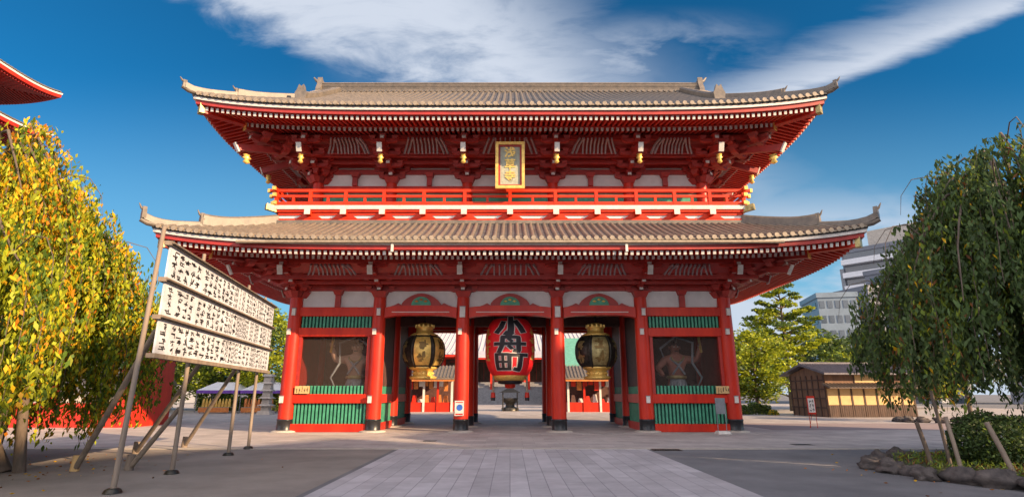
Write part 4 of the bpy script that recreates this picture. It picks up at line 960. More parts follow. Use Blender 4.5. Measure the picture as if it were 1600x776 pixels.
# ---------------- leaf clouds
def leaf_mesh(name, P, Dn, Ln, Wd, mi, mats):
    """P centre points, Dn long-axis unit vectors, Ln, Wd sizes: one folded two-quad leaf each"""
    n = len(P); rnd = rng.normal(size=(n, 3)); side = np.cross(Dn, rnd); side /= np.linalg.norm(side, axis=1)[:, None] + 1e-9
    nor = np.cross(Dn, side); L_ = Ln[:, None]; W_ = Wd[:, None]
    tip0 = P - Dn * L_ / 2; tip1 = P + Dn * L_ / 2; a = P + side * W_ / 2 + nor * W_ * 0.15 - Dn * L_ * 0.06; b = P - side * W_ / 2 + nor * W_ * 0.15 - Dn * L_ * 0.06
    V = np.stack([tip0, a, tip1, b], 1).reshape(-1, 3); F = np.arange(4 * n).reshape(-1, 4)
    me = bpy.data.meshes.new(name); me.vertices.add(4 * n); me.vertices.foreach_set('co', V.ravel().astype(np.float32))
    me.loops.add(4 * n); me.loops.foreach_set('vertex_index', F.ravel().astype(np.int32)); me.polygons.add(n)
    me.polygons.foreach_set('loop_start', (np.arange(n) * 4).astype(np.int32)); me.polygons.foreach_set('loop_total', np.full(n, 4, np.int32))
    for m in mats: me.materials.append(m)
    me.polygons.foreach_set('material_index', mi.astype(np.int32)); me.update(); me.validate(); return me
def pick(n, w): w = np.array(w, float); return rng.choice(len(w), size=n, p=w / w.sum())
def interp(x, xs, ys): return np.interp(x, xs, ys)

def weeping(name, cx, cy, label, prof_r, prof_top, prof_bot, nstr, weights, mats, step, ln, wd, seed, group=None, lean=(0, 0), trunk_h=3.4, tr=0.22, ang=None):
    rr_ = random.Random(seed); t_ = thing(name, (cx, cy, 0), label, 'tree', group)
    m_ = MB(); Rm = prof_r[-1]; ztop = prof_top[0]
    pts = [Vector((cx, cy, -0.1))]
    for k in range(1, 7): pts.append(Vector((cx + lean[0] * k / 6 + rr_.uniform(-.08, .08), cy + lean[1] * k / 6 + rr_.uniform(-.08, .08), trunk_h * k / 6)))
    m_.tube(pts, [tr * 1.25, tr, tr * 0.9, tr * 0.85, tr * 0.8, tr * 0.75, tr * 0.6], 10)
    if name == 'weeping_cherry' and cx < 0:
        for ox, oy in ((0.35, -0.1), (-0.3, 0.2)): m_.tube([(cx + ox * 1.6, cy + oy, -0.1), (cx + ox * 1.1, cy + oy, 1.0), (cx + ox * 0.4, cy, 2.2)], [0.13, 0.11, 0.1], 8)
    m_.build('trunk', M['bark'], t_)
    m_ = MB(); BR = []
    nb = 34
    for k in range(nb):
        th_ = 2.399963 * k + rr_.uniform(-.25, .25); r_ = Rm * rr_.choice((0.45, 0.7, 0.9, 1.0, 1.12)) * rr_.uniform(0.9, 1.05)
        lift = rr_.uniform(-0.6, 0.12); P = []
        for q_ in [j / 8 for j in range(9)]:
            rad_ = r_ * q_; zz = interp(rad_, prof_r, prof_top) + lift * (1 if q_ > 0.2 else 0)
            zs = pts[-1].z - 0.4 + (zz - pts[-1].z + 0.4) * min(1, q_ * 2.4) ** 0.8
            if q_ > 0.85: zs -= (q_ - 0.85) * 3.5
            P.append(Vector((cx + lean[0] + rad_ * math.cos(th_ + 0.25 * q_), cy + lean[1] + rad_ * math.sin(th_ + 0.25 * q_), zs)))
        m_.tube(P, [0.062 * (1 - j / 8.5) + 0.007 for j in range(9)], 6)
        BR.append((P, rr_.random(), r_))
        if k % 3 == 0:                                    # bare arching twig beyond the foliage
            e = P[-3]; d = (P[-1] - P[-4]); d.z = 0; d.normalize()
            m_.tube([e, e + d * 0.5 + Vector((0, 0, 0.30)), e + d * 1.0 + Vector((0, 0, 0.22)), e + d * 1.35 + Vector((0, 0, -0.25)), e + d * 1.45 + Vector((0, 0, -0.8))], [0.018, 0.014, 0.011, 0.008, 0.005], 5)
    m_.tube([pts[-1], Vector((cx + lean[0] * 0.7, cy + lean[1], (trunk_h + ztop) / 2)), Vector((cx + lean[0], cy + lean[1], ztop - 1.6))], [0.13, 0.07, 0.02], 6)
    PL, DL, MI = [], [], []
    wts = [b_[2] ** 1.5 for b_ in BR]
    for i in range(nstr):
        P, base0, r0 = rr_.choices(BR, wts)[0]; f = rr_.random() ** 0.7 * 7.6 + 0.4; j0 = int(f); j0 = min(j0, 7); c = P[j0].lerp(P[j0 + 1], f - j0)
        x, y, z = c.x + rr_.gauss(0, 0.26), c.y + rr_.gauss(0, 0.26), c.z + rr_.uniform(-0.15, 0.32)
        r_ = math.hypot(x - cx - lean[0], y - cy - lean[1]); th_ = math.atan2(y - cy - lean[1], x - cx - lean[0])
        zb = interp(r_, prof_r, prof_bot) + rr_.uniform(-0.25, 0.5) + (0.25 if cx < 0 else 0.45) * math.sin(th_ * 6 + seed)
        if rr_.random() < 0.45: z -= rr_.random() * max(0, z - zb) * 0.6
        lnn = min(z - zb, rr_.choice((0.6, 1.4, 2.6, 4.2) if cx < 0 else (0.6, 1.2, 2.0, 3.2)) * rr_.uniform(0.8, 1.3))
        if lnn < 0.25: continue
        ox, oy = math.cos(th_), math.sin(th_); k = int(lnn / step); base = min(0.999, max(0, 0.35 * base0 + 0.65 * rr_.random() + rr_.gauss(0, 0.05))); path = []; sc_ = rr_.uniform(0.6, 1.2)
        for j in range(k):
            f_ = j / max(1, k); out = 0.4 * step * max(0, 1 - f_ * 2.5); x += ox * out + rr_.gauss(0, 0.012); y += oy * out + rr_.gauss(0, 0.012); z -= step * (0.5 + 0.5 * min(1, f_ * 3))
            if j % 5 == 0: path.append((x, y, z))
            for _ in range(3 if rr_.random() < 0.4 else 2):
                PL.append((x + rr_.gauss(0, 0.07), y + rr_.gauss(0, 0.07), z + rr_.gauss(0, 0.05)))
                d = Vector((rr_.gauss(0, 0.45), rr_.gauss(0, 0.45), -1)).normalized(); DL.append(tuple(d)); MI.append(base)
        if len(path) > 2 and i % 3 == 0: m_.tube(path, [0.009] * len(path), 3, cap=False)
    m_.build('branches', M['bark'], t_)
    P = np.array(PL); D_ = np.array(DL); n = len(P); base = np.array(MI)
    h = (P[:, 2] - P[:, 2].min()) / (np.ptp(P[:, 2]) + 1e-6)
    # strand-wise colour choice with some mixing
    u = np.clip(base + rng.normal(0, 0.16, n) + 0.0 * h, 0, 0.9999); cw = np.cumsum(np.array(weights) / sum(weights)); mi = np.searchsorted(cw, u)
    mi = np.clip(mi, 0, len(mats) - 1)
    me = leaf_mesh('crown', P, D_, ln * rng.uniform(0.45, 1.35, n), wd * rng.uniform(0.5, 1.4, n), mi, mats)
    link(bpy.data.objects.new('crown', me), t_); me.transform(Matrix.Translation(-t_.location)); return t_
tl = weeping('weeping_cherry', -11.75, 13.6, 'big weeping tree full of yellow and green leaves at the left edge', [0, 1.25, 2.1, 3.1, 3.95, 4.9, 5.7], [10.4, 8.5, 7.0, 5.9, 5.1, 4.4, 3.5], [0.9, 0.4, 0.2, 0.25, 0.45, 1.1, 2.1],
        4600, [0.02, 0.22, 0.38, 0.38], [LM['org'], LM['yel'], LM['yg'], LM['gr']], 0.10, 0.18, 0.068, 11, lean=(-2.3, 0.0), ang=True)
trr = weeping('weeping_cherry', 13.3, 13.6, 'dark green weeping tree over the rock bed at the right edge', [0, 1.2, 2.4, 3.3, 3.8, 4.1], [8.9, 8.0, 6.6, 5.4, 4.5, 3.6], [1.6, 1.35, 1.15, 1.4, 2.0, 2.7],
        1800, [0.06, 0.04, 0.20, 0.40, 0.30], [LM['br'], LM['yel'], LM['lg'], LM['md'], LM['dk']], 0.09, 0.19, 0.07, 23, lean=(0.2, 0.3), ang=True)
weeping('weeping_cherry', 29.2, 36.5, 'smaller green weeping tree in the far rock ring behind the dark weeping tree', [0, 1.2, 2.2, 3.0], [5.6, 5.0, 3.9, 3.0], [2.6, 2.2, 2.0, 2.0], 260, [0.1, 0.2, 0.7], [LM['br'], LM['md'], LM['dk']], 0.14, 0.24, 0.09, 31, trunk_h=2.6, tr=0.14)

def tree(name, x, y, h, r, label, weights, mats, seed, zb=1.6, shape='round', ls=0.34, nl=9000, layers=9, group=None):
    rr_ = random.Random(seed); t_ = thing(name, (x, y, 0), label, 'tree', group)
    m_ = MB(); n_ = 6
    m_.tube([(x + rr_.uniform(-.1, .1), y, h * 0.9 * k / n_ - 0.1) for k in range(n_ + 1)], [0.035 * h * (1 - 0.9 * k / n_) * 0.8 + 0.02 for k in range(n_ + 1)], 8); m_.build('trunk', M['bark'], t_)
    m_ = MB(); C_ = []
    for i in range(layers * 5):
        u = (i + rr_.random()) / (layers * 5); z = zb + (h - zb) * u; th_ = i * 2.4 + rr_.uniform(-.4, .4)
        if shape == 'cone': rad_ = r * (1 - u) ** 0.8 * rr_.uniform(0.65, 1.1) + 0.25
        else: rad_ = r * math.sqrt(max(0.03, 1 - (2 * u - 0.9) ** 2)) * rr_.uniform(0.6, 1.08)
        e = Vector((x + rad_ * math.cos(th_), y + rad_ * math.sin(th_), z + (0.02 if shape == 'cone' else 0.1) * rad_)); b_ = Vector((x, y, max(0.8, z - rad_ * 0.35)))
        m_.tube([b_, b_.lerp(e, 0.5) + Vector((0, 0, 0.1)), e], [0.02 * h * 0.35, 0.05, 0.015], 5)
        k_ = 1 if rad_ < r * 0.3 else 3
        for f_ in ([1.0] if k_ == 1 else [0.45, 0.75, 1.0]): C_.append((b_.lerp(e, f_), (0.21 if shape == 'cone' else 0.42) * r * (0.5 + 0.5 * rr_.random()) * (0.7 + 0.3 * (1 - u)), rr_.random()))
    m_.build('limbs', M['bark'], t_)
    per = nl // len(C_); P = []; D_ = []; MI = []
    for c, rad_, b_ in C_:
        v = rng.normal(size=(per, 3)); v /= np.linalg.norm(v, axis=1)[:, None]; v *= (rng.random(per) ** 0.45)[:, None] * rad_
        v[:, 2] *= 0.26 if shape == 'cone' else 0.62
        P.append(v + np.array(c)); d = rng.normal(size=(per, 3)); d[:, 2] = d[:, 2] * 0.5 - 0.3; D_.append(d / np.linalg.norm(d, axis=1)[:, None])
        u = np.clip(b_ + rng.normal(0, 0.2, per), 0, 0.9999); MI.append(u)
    P = np.concatenate(P); D_ = np.concatenate(D_); u = np.concatenate(MI); n = len(P)
    cw = np.cumsum(np.array(weights) / sum(weights)); mi = np.clip(np.searchsorted(cw, u), 0, len(mats) - 1)
    me = leaf_mesh('crown', P, D_, ls * rng.uniform(0.6, 1.4, n), ls * 0.55 * rng.uniform(0.6, 1.4, n), mi, mats)
    link(bpy.data.objects.new('crown', me), t_); me.transform(Matrix.Translation(-t_.location)); return t_
G4 = [LM['lg'], LM['md'], LM['dk']]; GY = [LM['yg'], LM['lg'], LM['md']]
tree('layered_conifer', 29.5, 60, 13.6, 6.6, 'tall light green tree with layered branches above the wooden shed', [0.40, 0.38, 0.22], GY, 2, zb=3.0, shape='cone', ls=0.40, nl=12000, layers=11)
tree('broad_tree', 23.3, 54, 7.6, 3.6, 'yellow green bushy tree beside the right column of the gate', [0.6, 0.3, 0.1], GY, 3, ls=0.36, nl=8000)
tree('broad_tree', 21.5, 66, 10.5, 4.6, 'dark green tree behind the yellow green bushy tree right of the gate', [0.1, 0.3, 0.6], G4, 4, ls=0.42, nl=8000)
tree('broad_tree', 37.5, 66, 8.2, 4.4, 'green rounded tree behind the left end of the shed roof', [0.25, 0.45, 0.3], G4, 5, ls=0.42, nl=8000)
tree('broad_tree', 44.5, 68, 9.6, 3.8, 'dark green tree between shed roof and grey tower block', [0.1, 0.3, 0.6], G4, 6, ls=0.42, nl=7000)
tree('broad_tree', 52, 70, 8.2, 4.8, 'olive tree behind the right end of the shed roof', [0.3, 0.4, 0.3], [LM['yg'], LM['md'], LM['br']], 7, ls=0.42, nl=7000)
tree('broad_tree', -24.4, 57, 9.8, 4.2, 'yellow green tree between the name board and the left gate column', [0.6, 0.3, 0.1], GY, 12, ls=0.36, nl=9000)
tree('broad_tree', -31.5, 62, 9.0, 4.8, 'mid green tree behind the right half of the name board', [0.25, 0.45, 0.3], GY, 13, ls=0.4, nl=9000)
tree('broad_tree', -38.5, 64, 11.6, 5.0, 'tall green tree with yellow top peeping over the name board', [0.5, 0.3, 0.2], GY, 14, ls=0.4, nl=9000)
tree('broad_tree', -45.5, 62, 9.0, 5.0, 'dark tree behind the left half of the name board', [0.1, 0.3, 0.6], G4, 15, ls=0.4, nl=8000)
tree('broad_tree', -53, 66, 10, 5.4, 'dark tree farthest left behind the red tower base', [0.1, 0.3, 0.6], G4, 16, ls=0.45, nl=6000)

def hedge(x0, x1, y, h, label, seed, mats=G4, w=[.3, .4, .3], dep=1.2, name='hedge'):
    t_ = thing(name, ((x0 + x1) / 2, y, 0), label, 'hedge' if name == 'hedge' else 'bush'); n = int((x1 - x0) * h * dep * 900)
    P = np.stack([rng.uniform(x0, x1, n), y + rng.uniform(-dep / 2, dep / 2, n), rng.random(n) ** 0.8 * h], 1)
    P[:, 2] *= 0.85 + 0.15 * np.sin(P[:, 0] * 2.1 + seed) + 0.08 * np.sin(P[:, 0] * 5.7)
    D_ = rng.normal(size=(n, 3)); D_ /= np.linalg.norm(D_, axis=1)[:, None]
    me = leaf_mesh('foliage', P, D_, 0.16 * rng.uniform(.6, 1.4, n), 0.10 * rng.uniform(.6, 1.4, n), pick(n, w), mats); link(bpy.data.objects.new('foliage', me), t_); me.transform(Matrix.Translation(-t_.location))
    m_ = MB()
    for k in range(int((x1 - x0) / 0.5) + 1): m_.tube([(x0 + k * 0.5, y, -0.05), (x0 + k * 0.5 + 0.05, y, h * 0.7)], [0.03, 0.01], 5)
    m_.build('stems', M['bark'], t_); return t_
hedge(17.5, 22.5, 50, 0.95, 'low clipped hedge between the gate and the wooden shed', 1)
hedge(-33, -23, 60.5, 1.6, 'long green hedge behind the purple edged tents', 2, w=[.4, .4, .2])
hedge(-40, -33.5, 56.5, 1.3, 'dark hedge left of the purple edged tents', 3, w=[.2, .3, .5])
for xx, yy, rr0, lb in ((18.6, 49.0, 0.5, 'small yellow flowering bush by the low hedge near the gate'), (22.2, 48.6, 0.45, 'small yellow bush at the end of the low hedge by the shed')):
    t_ = thing('flower_bush', (xx, yy, 0), lb, 'bush'); n = 900
    v = rng.normal(size=(n, 3)); v /= np.linalg.norm(v, axis=1)[:, None]; v *= (rng.random(n) ** .4)[:, None] * rr0; v[:, 2] = np.abs(v[:, 2])
    me = leaf_mesh('foliage', v, rng.normal(size=(n, 3)) / 1.7, np.full(n, .14), np.full(n, .1), pick(n, [.4, .4, .2]), [LM['yel'], LM['lg'], LM['md']]); link(bpy.data.objects.new('foliage', me), t_)
    m_ = MB(); m_.tube([(xx, yy, -0.05), (xx, yy, rr0)], [0.04, 0.02], 6); m_.build('stem', M['bark'], t_)

# ---------------- wooden shed, right
sh = thing('wooden_shed', (23.6, 43.4, 0), 'brown wooden shed with ochre shutters and dark tiled roof', 'shed')
T = Matrix.Translation((24.3, 43.9, 0)) @ Matrix.Rotation(R(5), 4, 'Z') @ Matrix.Diagonal((0.93, 0.93, 0.92, 1)); W = 7.7; Dp = 5.0
def S(): m_ = MB(); m_.T = T; return m_
m_ = S(); m_.box(0, W, 0, Dp, 0, 3.55); m_.add([(0, 0, 3.55), (0, Dp, 3.55), (0, Dp / 2, 4.15)], [(0, 1, 2)]); m_.add([(W, 0, 3.55), (W, Dp, 3.55), (W, Dp / 2, 4.15)], [(0, 2, 1)]); m_.build('wall', M['shedwood'], sh)
n = 7
for k in range(n):
    a = 0.05 + k * W / n; b = (k + 1) * W / n - 0.12
    m_ = S(); m_.box(a, b, -0.05, -0.01, 0.98, 2.30); sht = m_.build('shutter', M['shoji'], sh)
    m_ = S(); m_.box(b, b + 0.12, -0.09, -0.02, 0.0, 2.35); m_.build('shutter_post', M['darkwood'], sh)
    m_ = S()
    for q_ in range(5): m_.box(a + q_ * (b - a) / 5 + 0.01, a + (q_ + 1) * (b - a) / 5 - 0.01, -0.06, -0.01, 0.02, 0.96)
    m_.build('lower_boarding', M['darkwood'], sh)
m_ = S(); m_.box(0, W, -0.03, -0.005, 2.66, 3.5); m_.build('upper_boarding', M['shedwood'], sh)
m_ = S(); m_.box(2.6, 4.9, -0.06, -0.035, 2.80, 3.42); w_ = m_.build('window', M['shoji'], sh)
m_ = S(); m_.box(2.5, 2.6, -0.08, -0.03, 2.7, 3.5); m_.box(4.9, 5.0, -0.08, -0.03, 2.7, 3.5); m_.build('window_frame', M['darkwood'], w_)
m_ = S(); m_.prism([(-0.95, 2.30), (-0.95, 2.38), (0.0, 2.72), (0.0, 2.62)], -0.3, W + 0.3, axis='x')
for k in range(30): m_.beam((-0.2 + k * 0.31, -0.97, 2.42), (-0.2 + k * 0.31, 0.0, 2.76), 0.07, 0.05)
m_.build('pent_roof', M['bark'], sh)
M['purpletile'] = mat('dark_purple_tile', (0.12, 0.11, 0.13), 0.5, var=0.2, scale=3)
m_ = S(); m_.prism([(-0.8, 3.42), (-0.8, 3.56), (Dp / 2, 4.45), (Dp + 0.8, 3.56), (Dp + 0.8, 3.42), (Dp / 2, 4.28)], -0.5, W + 0.5, axis='x')
for k in range(41): m_.beam((-0.45 + k * 0.23, -0.82, 3.58), (-0.45 + k * 0.23, Dp / 2, 4.48), 0.07, 0.05)
m_.box(-0.53, W + 0.53, Dp / 2 - 0.12, Dp / 2 + 0.12, 4.42, 4.60); m_.build('roof', M['purpletile'], sh)
for k in range(7):
    m_ = S(); y_ = 0.1 + k * 0.8; m_.box(-0.06, -0.01, y_ - 0.06, y_ + 0.06, 0.0, 3.4); m_.build('gable_post', M['darkwood'], sh)
for k in range(4):
    m_ = S(); m_.box(-0.09, -0.065, 0, Dp, 0.7 + k * 0.75, 0.8 + k * 0.75); m_.build('gable_rail', M['darkwood'], sh)
t_ = thing('red_sign_stand', (15.95, 30.4, 0), 'red framed sign on thin legs standing before the wooden shed', 'sign')
m_ = MB(); m_.box(15.72, 16.14, 30.38, 30.42, 0.70, 1.62); m_.build('frame', M['red'], t_)
m_ = MB(); m_.box(15.76, 16.10, 30.365, 30.378, 0.78, 1.50); m_.build('panel', M['cap'], t_)
m_ = MB()
for k in range(2):
    for j in range(3): brush(m_, lambda px, pz, k=k, j=j: (15.86 + k * 0.15 + px, 30.36, 1.36 - j * 0.22 + pz), 0.12, 0.17, k=5)
m_.build('lettering', M['ink'], t_)
for xx in (15.75, 16.11):
    m_ = MB(); m_.tube([(xx, 30.40, 0.75), (xx, 30.38, 0)], 0.014, 6); m_.build('leg', M['red'], t_)
m_ = MB(); m_.tube([(15.93, 30.44, 0.75), (15.93, 30.8, 0)], 0.014, 6); m_.build('leg', M['red'], t_)
# pale tents far right beyond the hedge
def tent(x0, x1, y, z, dep, label, m, edge, name='tent', edgeh=0.28):
    t_ = thing(name, ((x0 + x1) / 2, y, 0), label, 'tent')
    m_ = MB(); m_.add([(x0, y, z), (x1, y, z), (x1, y + dep, z), (x0, y + dep, z), (x0 + 1.0, y + dep / 2, z + 0.75), (x1 - 1.0, y + dep / 2, z + 0.75)], [(0, 1, 5, 4), (1, 2, 5), (2, 3, 4, 5), (3, 0, 4)]); m_.build('canopy', m, t_)
    m_ = MB(); m_.box(x0, x1, y - 0.02, y, z - edgeh, z); m_.box(x0, x1, y + dep, y + dep + 0.02, z - edgeh, z); m_.box(x0 - 0.02, x0, y, y + dep, z - edgeh, z); m_.box(x1, x1 + 0.02, y, y + dep, z - edgeh, z); m_.build('valance', edge, t_)
    k = max(2, int((x1 - x0) / 2.7) + 1)
    for i in range(k):
        for yy in (y + 0.05, y + dep - 0.05):
            xx = x0 + 0.05 + (x1 - x0 - 0.1) * i / (k - 1); m_ = MB(); m_.tube([(xx, yy, 0), (xx, yy, z)], 0.04, 6); m_.build('pole', M['grey'], t_)
    return t_
tent(20.6, 25.0, 56, 2.35, 3, 'pale blue grey tent behind the low hedge right of the gate', M['tarp'], M['blueglass'])
tent(-29.2, -25.3, 53.2, 2.05, 3, 'white tent with a purple edge, the left one beyond the name board posts', M['tarp'], M['purple'])
tent(-25.1, -21.2, 53.2, 2.05, 3, 'white tent with a purple edge, the right one beside the gate', M['tarp'], M['purple'])
for (x0, y0, seed, lb) in ((-28.5, 52.6, 1, 'table of yellow goods under the left purple edged tent'), (-24.6, 52.6, 2, 'table of orange goods under the right purple edged tent')):
    t_ = thing('goods_table', (x0 + 1.3, y0, 0), lb, 'table'); rq = random.Random(seed)
    m_ = MB(); m_.box(x0, x0 + 2.8, y0, y0 + 0.9, 0.5, 0.56); m_.build('table_top', M['wood'], t_)
    for xx in (x0 + 0.1, x0 + 2.7):
        for yy in (y0 + 0.1, y0 + 0.8): m_ = MB(); m_.box(xx - .03, xx + .03, yy - .03, yy + .03, 0, 0.5); m_.build('leg', M['wood'], t_)
    m_ = MB(); m_.box(x0, x0 + 2.8, y0 - 0.02, y0 - 0.005, 0.1, 0.5); m_.build('cloth', M['orange'], t_)
    for k in range(9):
        t2 = thing('goods_bundle', (x0 + 0.2 + k * 0.3, y0 + 0.4, 0.56), ('yellow' if seed == 1 else 'orange') + ' bundle on the ' + ('left' if seed == 1 else 'right') + ' goods table', 'goods', 'bundles on the ' + ('left' if seed == 1 else 'right') + ' goods table')
        m_ = MB(); m_.lathe([(0.13, 0), (0.15, 0.15), (0.08 + rq.random() * 0.05, 0.3 + rq.random() * 0.4), (0.03, 0.75)], (x0 + 0.2 + k * 0.3, y0 + 0.4, 0.56), 8); m_.build('bundle', M['yellow'] if seed == 1 else M['orange'], t2)
# low stone lantern-like tower left of the gate and a small red hut behind the board
t_ = thing('stone_pagoda', (-21.2, 50, 0), 'small tiered pale pagoda ornament beside the left gate column', 'ornament')
for k in range(5):
    m_ = MB(); z = 0.3 + k * 0.62; m_.taper(-21.2, 50, z, z + 0.42, 0.34, 0.30); m_.taper(-21.2, 50, z + 0.42, z + 0.62, 0.62 - k * 0.04, 0.3); m_.build('tier', M['stone'], t_)
m_ = MB(); m_.taper(-21.2, 50, 0, 0.3, 0.6, 0.5); m_.build('base', M['stone'], t_)
t_ = thing('small_red_hut', (-34.5, 52, 0), 'small red hut with grey roof behind the foot of the name board', 'hut')
m_ = MB(); m_.box(-36.5, -32.6, 51, 54, 0, 2.6); m_.build('wall', M['innerdark'], t_)
m_ = MB(); m_.prism([(50.2, 2.5), (50.2, 2.65), (52.5, 3.9), (54.8, 2.65), (54.8, 2.5)], -37.1, -32.0, axis='x'); m_.build('roof', M['tile'], t_)
for k in range(4):
    m_ = MB(); xx = -36.4 + k * 1.25; m_.box(xx - 0.1, xx + 0.1, 50.85, 50.98, 0, 2.5); m_.build('post', M['red'], t_)
for k in range(6):
    m_ = MB(); xx = -36.3 + k * 0.62; m_.box(xx, xx + 0.45, 50.80, 50.84, 0.8, 1.35); m_.build('name_tablet', M['shoji'], t_)

# ---------------- donors' name board, left
dx, dy = -0.161, 0.987; O = Vector((-7.18, 11.15, 0)); AX = Vector((dx, dy, 0)).normalized(); NR = Vector((AX.y, -AX.x, 0))     # NR faces the path
LB = 8.9
bd = thing('name_board', (O.x, O.y, 0), 'long three row white board of black brush written names on wooden posts', 'sign board')
def bp(s_, o_, z): v = O + AX * s_ + NR * o_; return (v.x, v.y, z)
def bbox(m_, s0, s1, o0, o1, z0, z1, mi=0): m_.add([bp(s_, o_, z) for z in (z0, z1) for o_ in (o0, o1) for s_ in (s0, s1)], [(0, 1, 3, 2), (4, 6, 7, 5), (0, 4, 5, 1), (2, 3, 7, 6), (0, 2, 6, 4), (1, 5, 7, 3)], mi)
rs = random.Random(9)
for row in range(3):
    z0 = 2.50 + row * 0.77; z1 = z0 + 0.715
    m_ = MB(); bbox(m_, 0.1, LB, 0.02, 0.06, z0, z1); rw = m_.build('name_row', M['paper'], bd)
    s_ = 0.22; k = 0
    while s_ < LB - 0.2:
        w = 0.12 if (s_ > 4.2 and rs.random() < 0.8) else rs.choice((0.40, 0.34, 0.30)); nch = rs.choice((4, 5)) if w < 0.2 else rs.choice((3, 4))
        m_ = MB()
        for j in range(nch):
            hh = (z1 - z0 - 0.10) / nch
            brush(m_, lambda px, pz, s_=s_, j=j, hh=hh: bp(s_ + w / 2 + px, 0.064, z1 - 0.05 - hh * (j + 0.5) + pz), w * 0.78, hh * 0.85, k=6)
        m_.build('brushed_name', M['ink'], rw); s_ += w; k += 1
        if rs.random() < 0.10: s_ += 0.15
for row in range(4):
    z = 2.47 + row * 0.77 - 0.0
    m_ = MB(); bbox(m_, 0, LB + 0.15, -0.05, 0.11, z - 0.045, z + 0.045); m_.build('rail', M['wood'], bd)
    if row: 
        m_ = MB(); bbox(m_, 0, LB + 0.15, 0.11, 0.17, z - 0.02, z + 0.0); m_.build('drip_strip', M['bark'], bd)
for s_, top in ((0.0, 5.12), (2.3, 5.1), (6.2, 5.05), (8.2, 5.0), (LB + 0.1, 4.95)):
    if s_ > LB: z0 = 2.4
    else: z0 = -0.05
    m_ = MB(); a = bp(s_ - (0.35 if s_ < 1 else 0.12 if s_ < 9 else 0), -0.07, z0); b = bp(s_, -0.09, top); m_.tube([a, Vector(a).lerp(Vector(b), 0.5), b], [0.052, 0.047, 0.042], 10); pp = m_.build('post', M['wood'], bd)
    if z0 < 0:
        m_ = MB(); m_.lathe([(0.16, 0), (0.13, 0.06), (0.09, 0.08)], (a[0], a[1], 0), 12); m_.build('post_foot', M['bronze'], pp)
for base, tgt in (((-10.1, 13.73), (0.5, 3.0)), ((-11.2, 17.57), (3.8, 2.9)), ((-10.9, 19.6), (6.6, 2.8)), ((-8.95, 13.9), (2.3, 1.4))):
    b = bp(tgt[0], -0.15, tgt[1]); m_ = MB(); m_.tube([(base[0], base[1], 0.05), b], [0.065, 0.055], 8); br_ = m_.build('brace', M['wood'], bd)
    m_ = MB(); m_.tube([(base[0] - 0.02, base[1], 0), (base[0], base[1], 0.34)], [0.10, 0.09], 9); m_.build('ground_stake', M['shoji'] if tgt[1] == 3.0 else M['wood'], br_)

# ---------------- pagoda and its walled base, left
pg = thing('pagoda', (-47.2, 39, 0), 'five storey red pagoda rising behind the left tree', 'pagoda')
for k in range(5):
    zt = 27.2 - (4 - k) * 4.05; hw = 6.35
    lwall = 3.3; m_ = MB(); m_.box(-47.2 - lwall, -47.2 + lwall, 39 - lwall, 39 + lwall, zt - 3.0, zt + 0.9); m_.build('wall', M['red'], pg)
    pr = Roof(hw, hw, zt + 0.35, 3.0, lambda d: 0.34 * d + 0.03 * d * d, None, 0.75, 3)
    mbr = MB(); cy0 = CY
    CYb = CY; CY = 39.0
    def shift(mb_):
        for v in mb_.v: v.x += -47.2
        return mb_
    dtop = 3.0 if k < 4 else 6.2
    mbr = MB()
    for fc in 'fbrl':
        mbr.grid(lambda u, v: pr.pt(fc, (-1 + 2 * u) * max(0.05, pr.half(fc, dtop * v)), dtop * v, 0), 30, 8)
        n = int(2 * hw / 0.32)
        for i in range(n + 1):
            a = -hw + i * 2 * hw / n; dt = min(dtop, hw - abs(a))
            if dt > 0.3:
                c0, c1, c2 = (pr.pt(fc, a, dt * q_, 0.05) for q_ in (0, 0.5, 1)); mbr.tube([c0, c1, c2], 0.085, 5, cap=True)
    rf = shift(mbr).build('roof', M['tile'], pg)
    m_ = MB(); pr.sweep(m_, [(0.03, -0.20), (0.4, -0.20), (0.4, -0.04), (0.03, -0.04)], n=20); shift(m_).build('white_eave_board', M['cap'], rf)
    m_ = MB(); pr.sweep(m_, [(0.08, -0.48), (0.4, -0.48), (0.4, -0.2), (0.08, -0.2)], n=20); shift(m_).build('red_eave_board', M['red'], rf)
    m_ = MB(); pr.sweep(m_, [(0.3, -0.50), (3.3, -0.15), (3.3, -0.1), (0.3, -0.42)], n=20)
    for fc in 'fbrl':
        for i in range(48):
            a = -hw + 0.13 + i * 0.265; dt = min(3.0, hw - abs(a))
            if dt > 0.5: m_.beam(pr.pt(fc, a, 0.3, -0.56, False), pr.pt(fc, a, dt, -0.56 + 0.12 * dt, False), 0.12, 0.14)
    shift(m_).build('rafters', M['red2'], rf)
    CY = CYb
m_ = MB(); m_.tube([(-47.2, 39, 28), (-47.2, 39, 36)], [0.3, 0.08], 10)
for k in range(9): m_.lathe([(0.2, -0.05), (0.75 - k * 0.04, 0), (0.2, 0.05)], (-47.2, 39, 30 + k * 0.55), 14)
m_.build('spire', M['bronze'], pg)
rb = thing('red_walled_building', (-30, 31, 0), 'low building with sloping red base and beige wall behind the left tree', 'building')
x1, y0, y1 = -20.2, 30.7, 34.2
m_ = MB(); m_.add([(-60, y0, 0), (x1, y0, 0), (x1, y1, 0), (-60, y1, 0), (-60, y0 + 0.1, 1.25), (x1 - 0.05, y0 + 0.1, 1.25), (x1 - 0.05, y1, 1.25), (-60, y1, 1.25)], [(0, 1, 5, 4), (1, 2, 6, 5), (2, 3, 7, 6), (4, 5, 6, 7), (3, 0, 4, 7)]); m_.build('red_base', M['red'], rb)
m_ = MB(); m_.box(-60, -21.1, y0 + 0.15, y1 - 0.1, 1.25, 3.7); m_.build('beige_wall', M['stone'], rb)
m_ = MB(); m_.box(-21.1, x1 - 0.05, y0 + 0.10, y1, 1.25, 3.75); m_.build('red_corner', M['red'], rb)
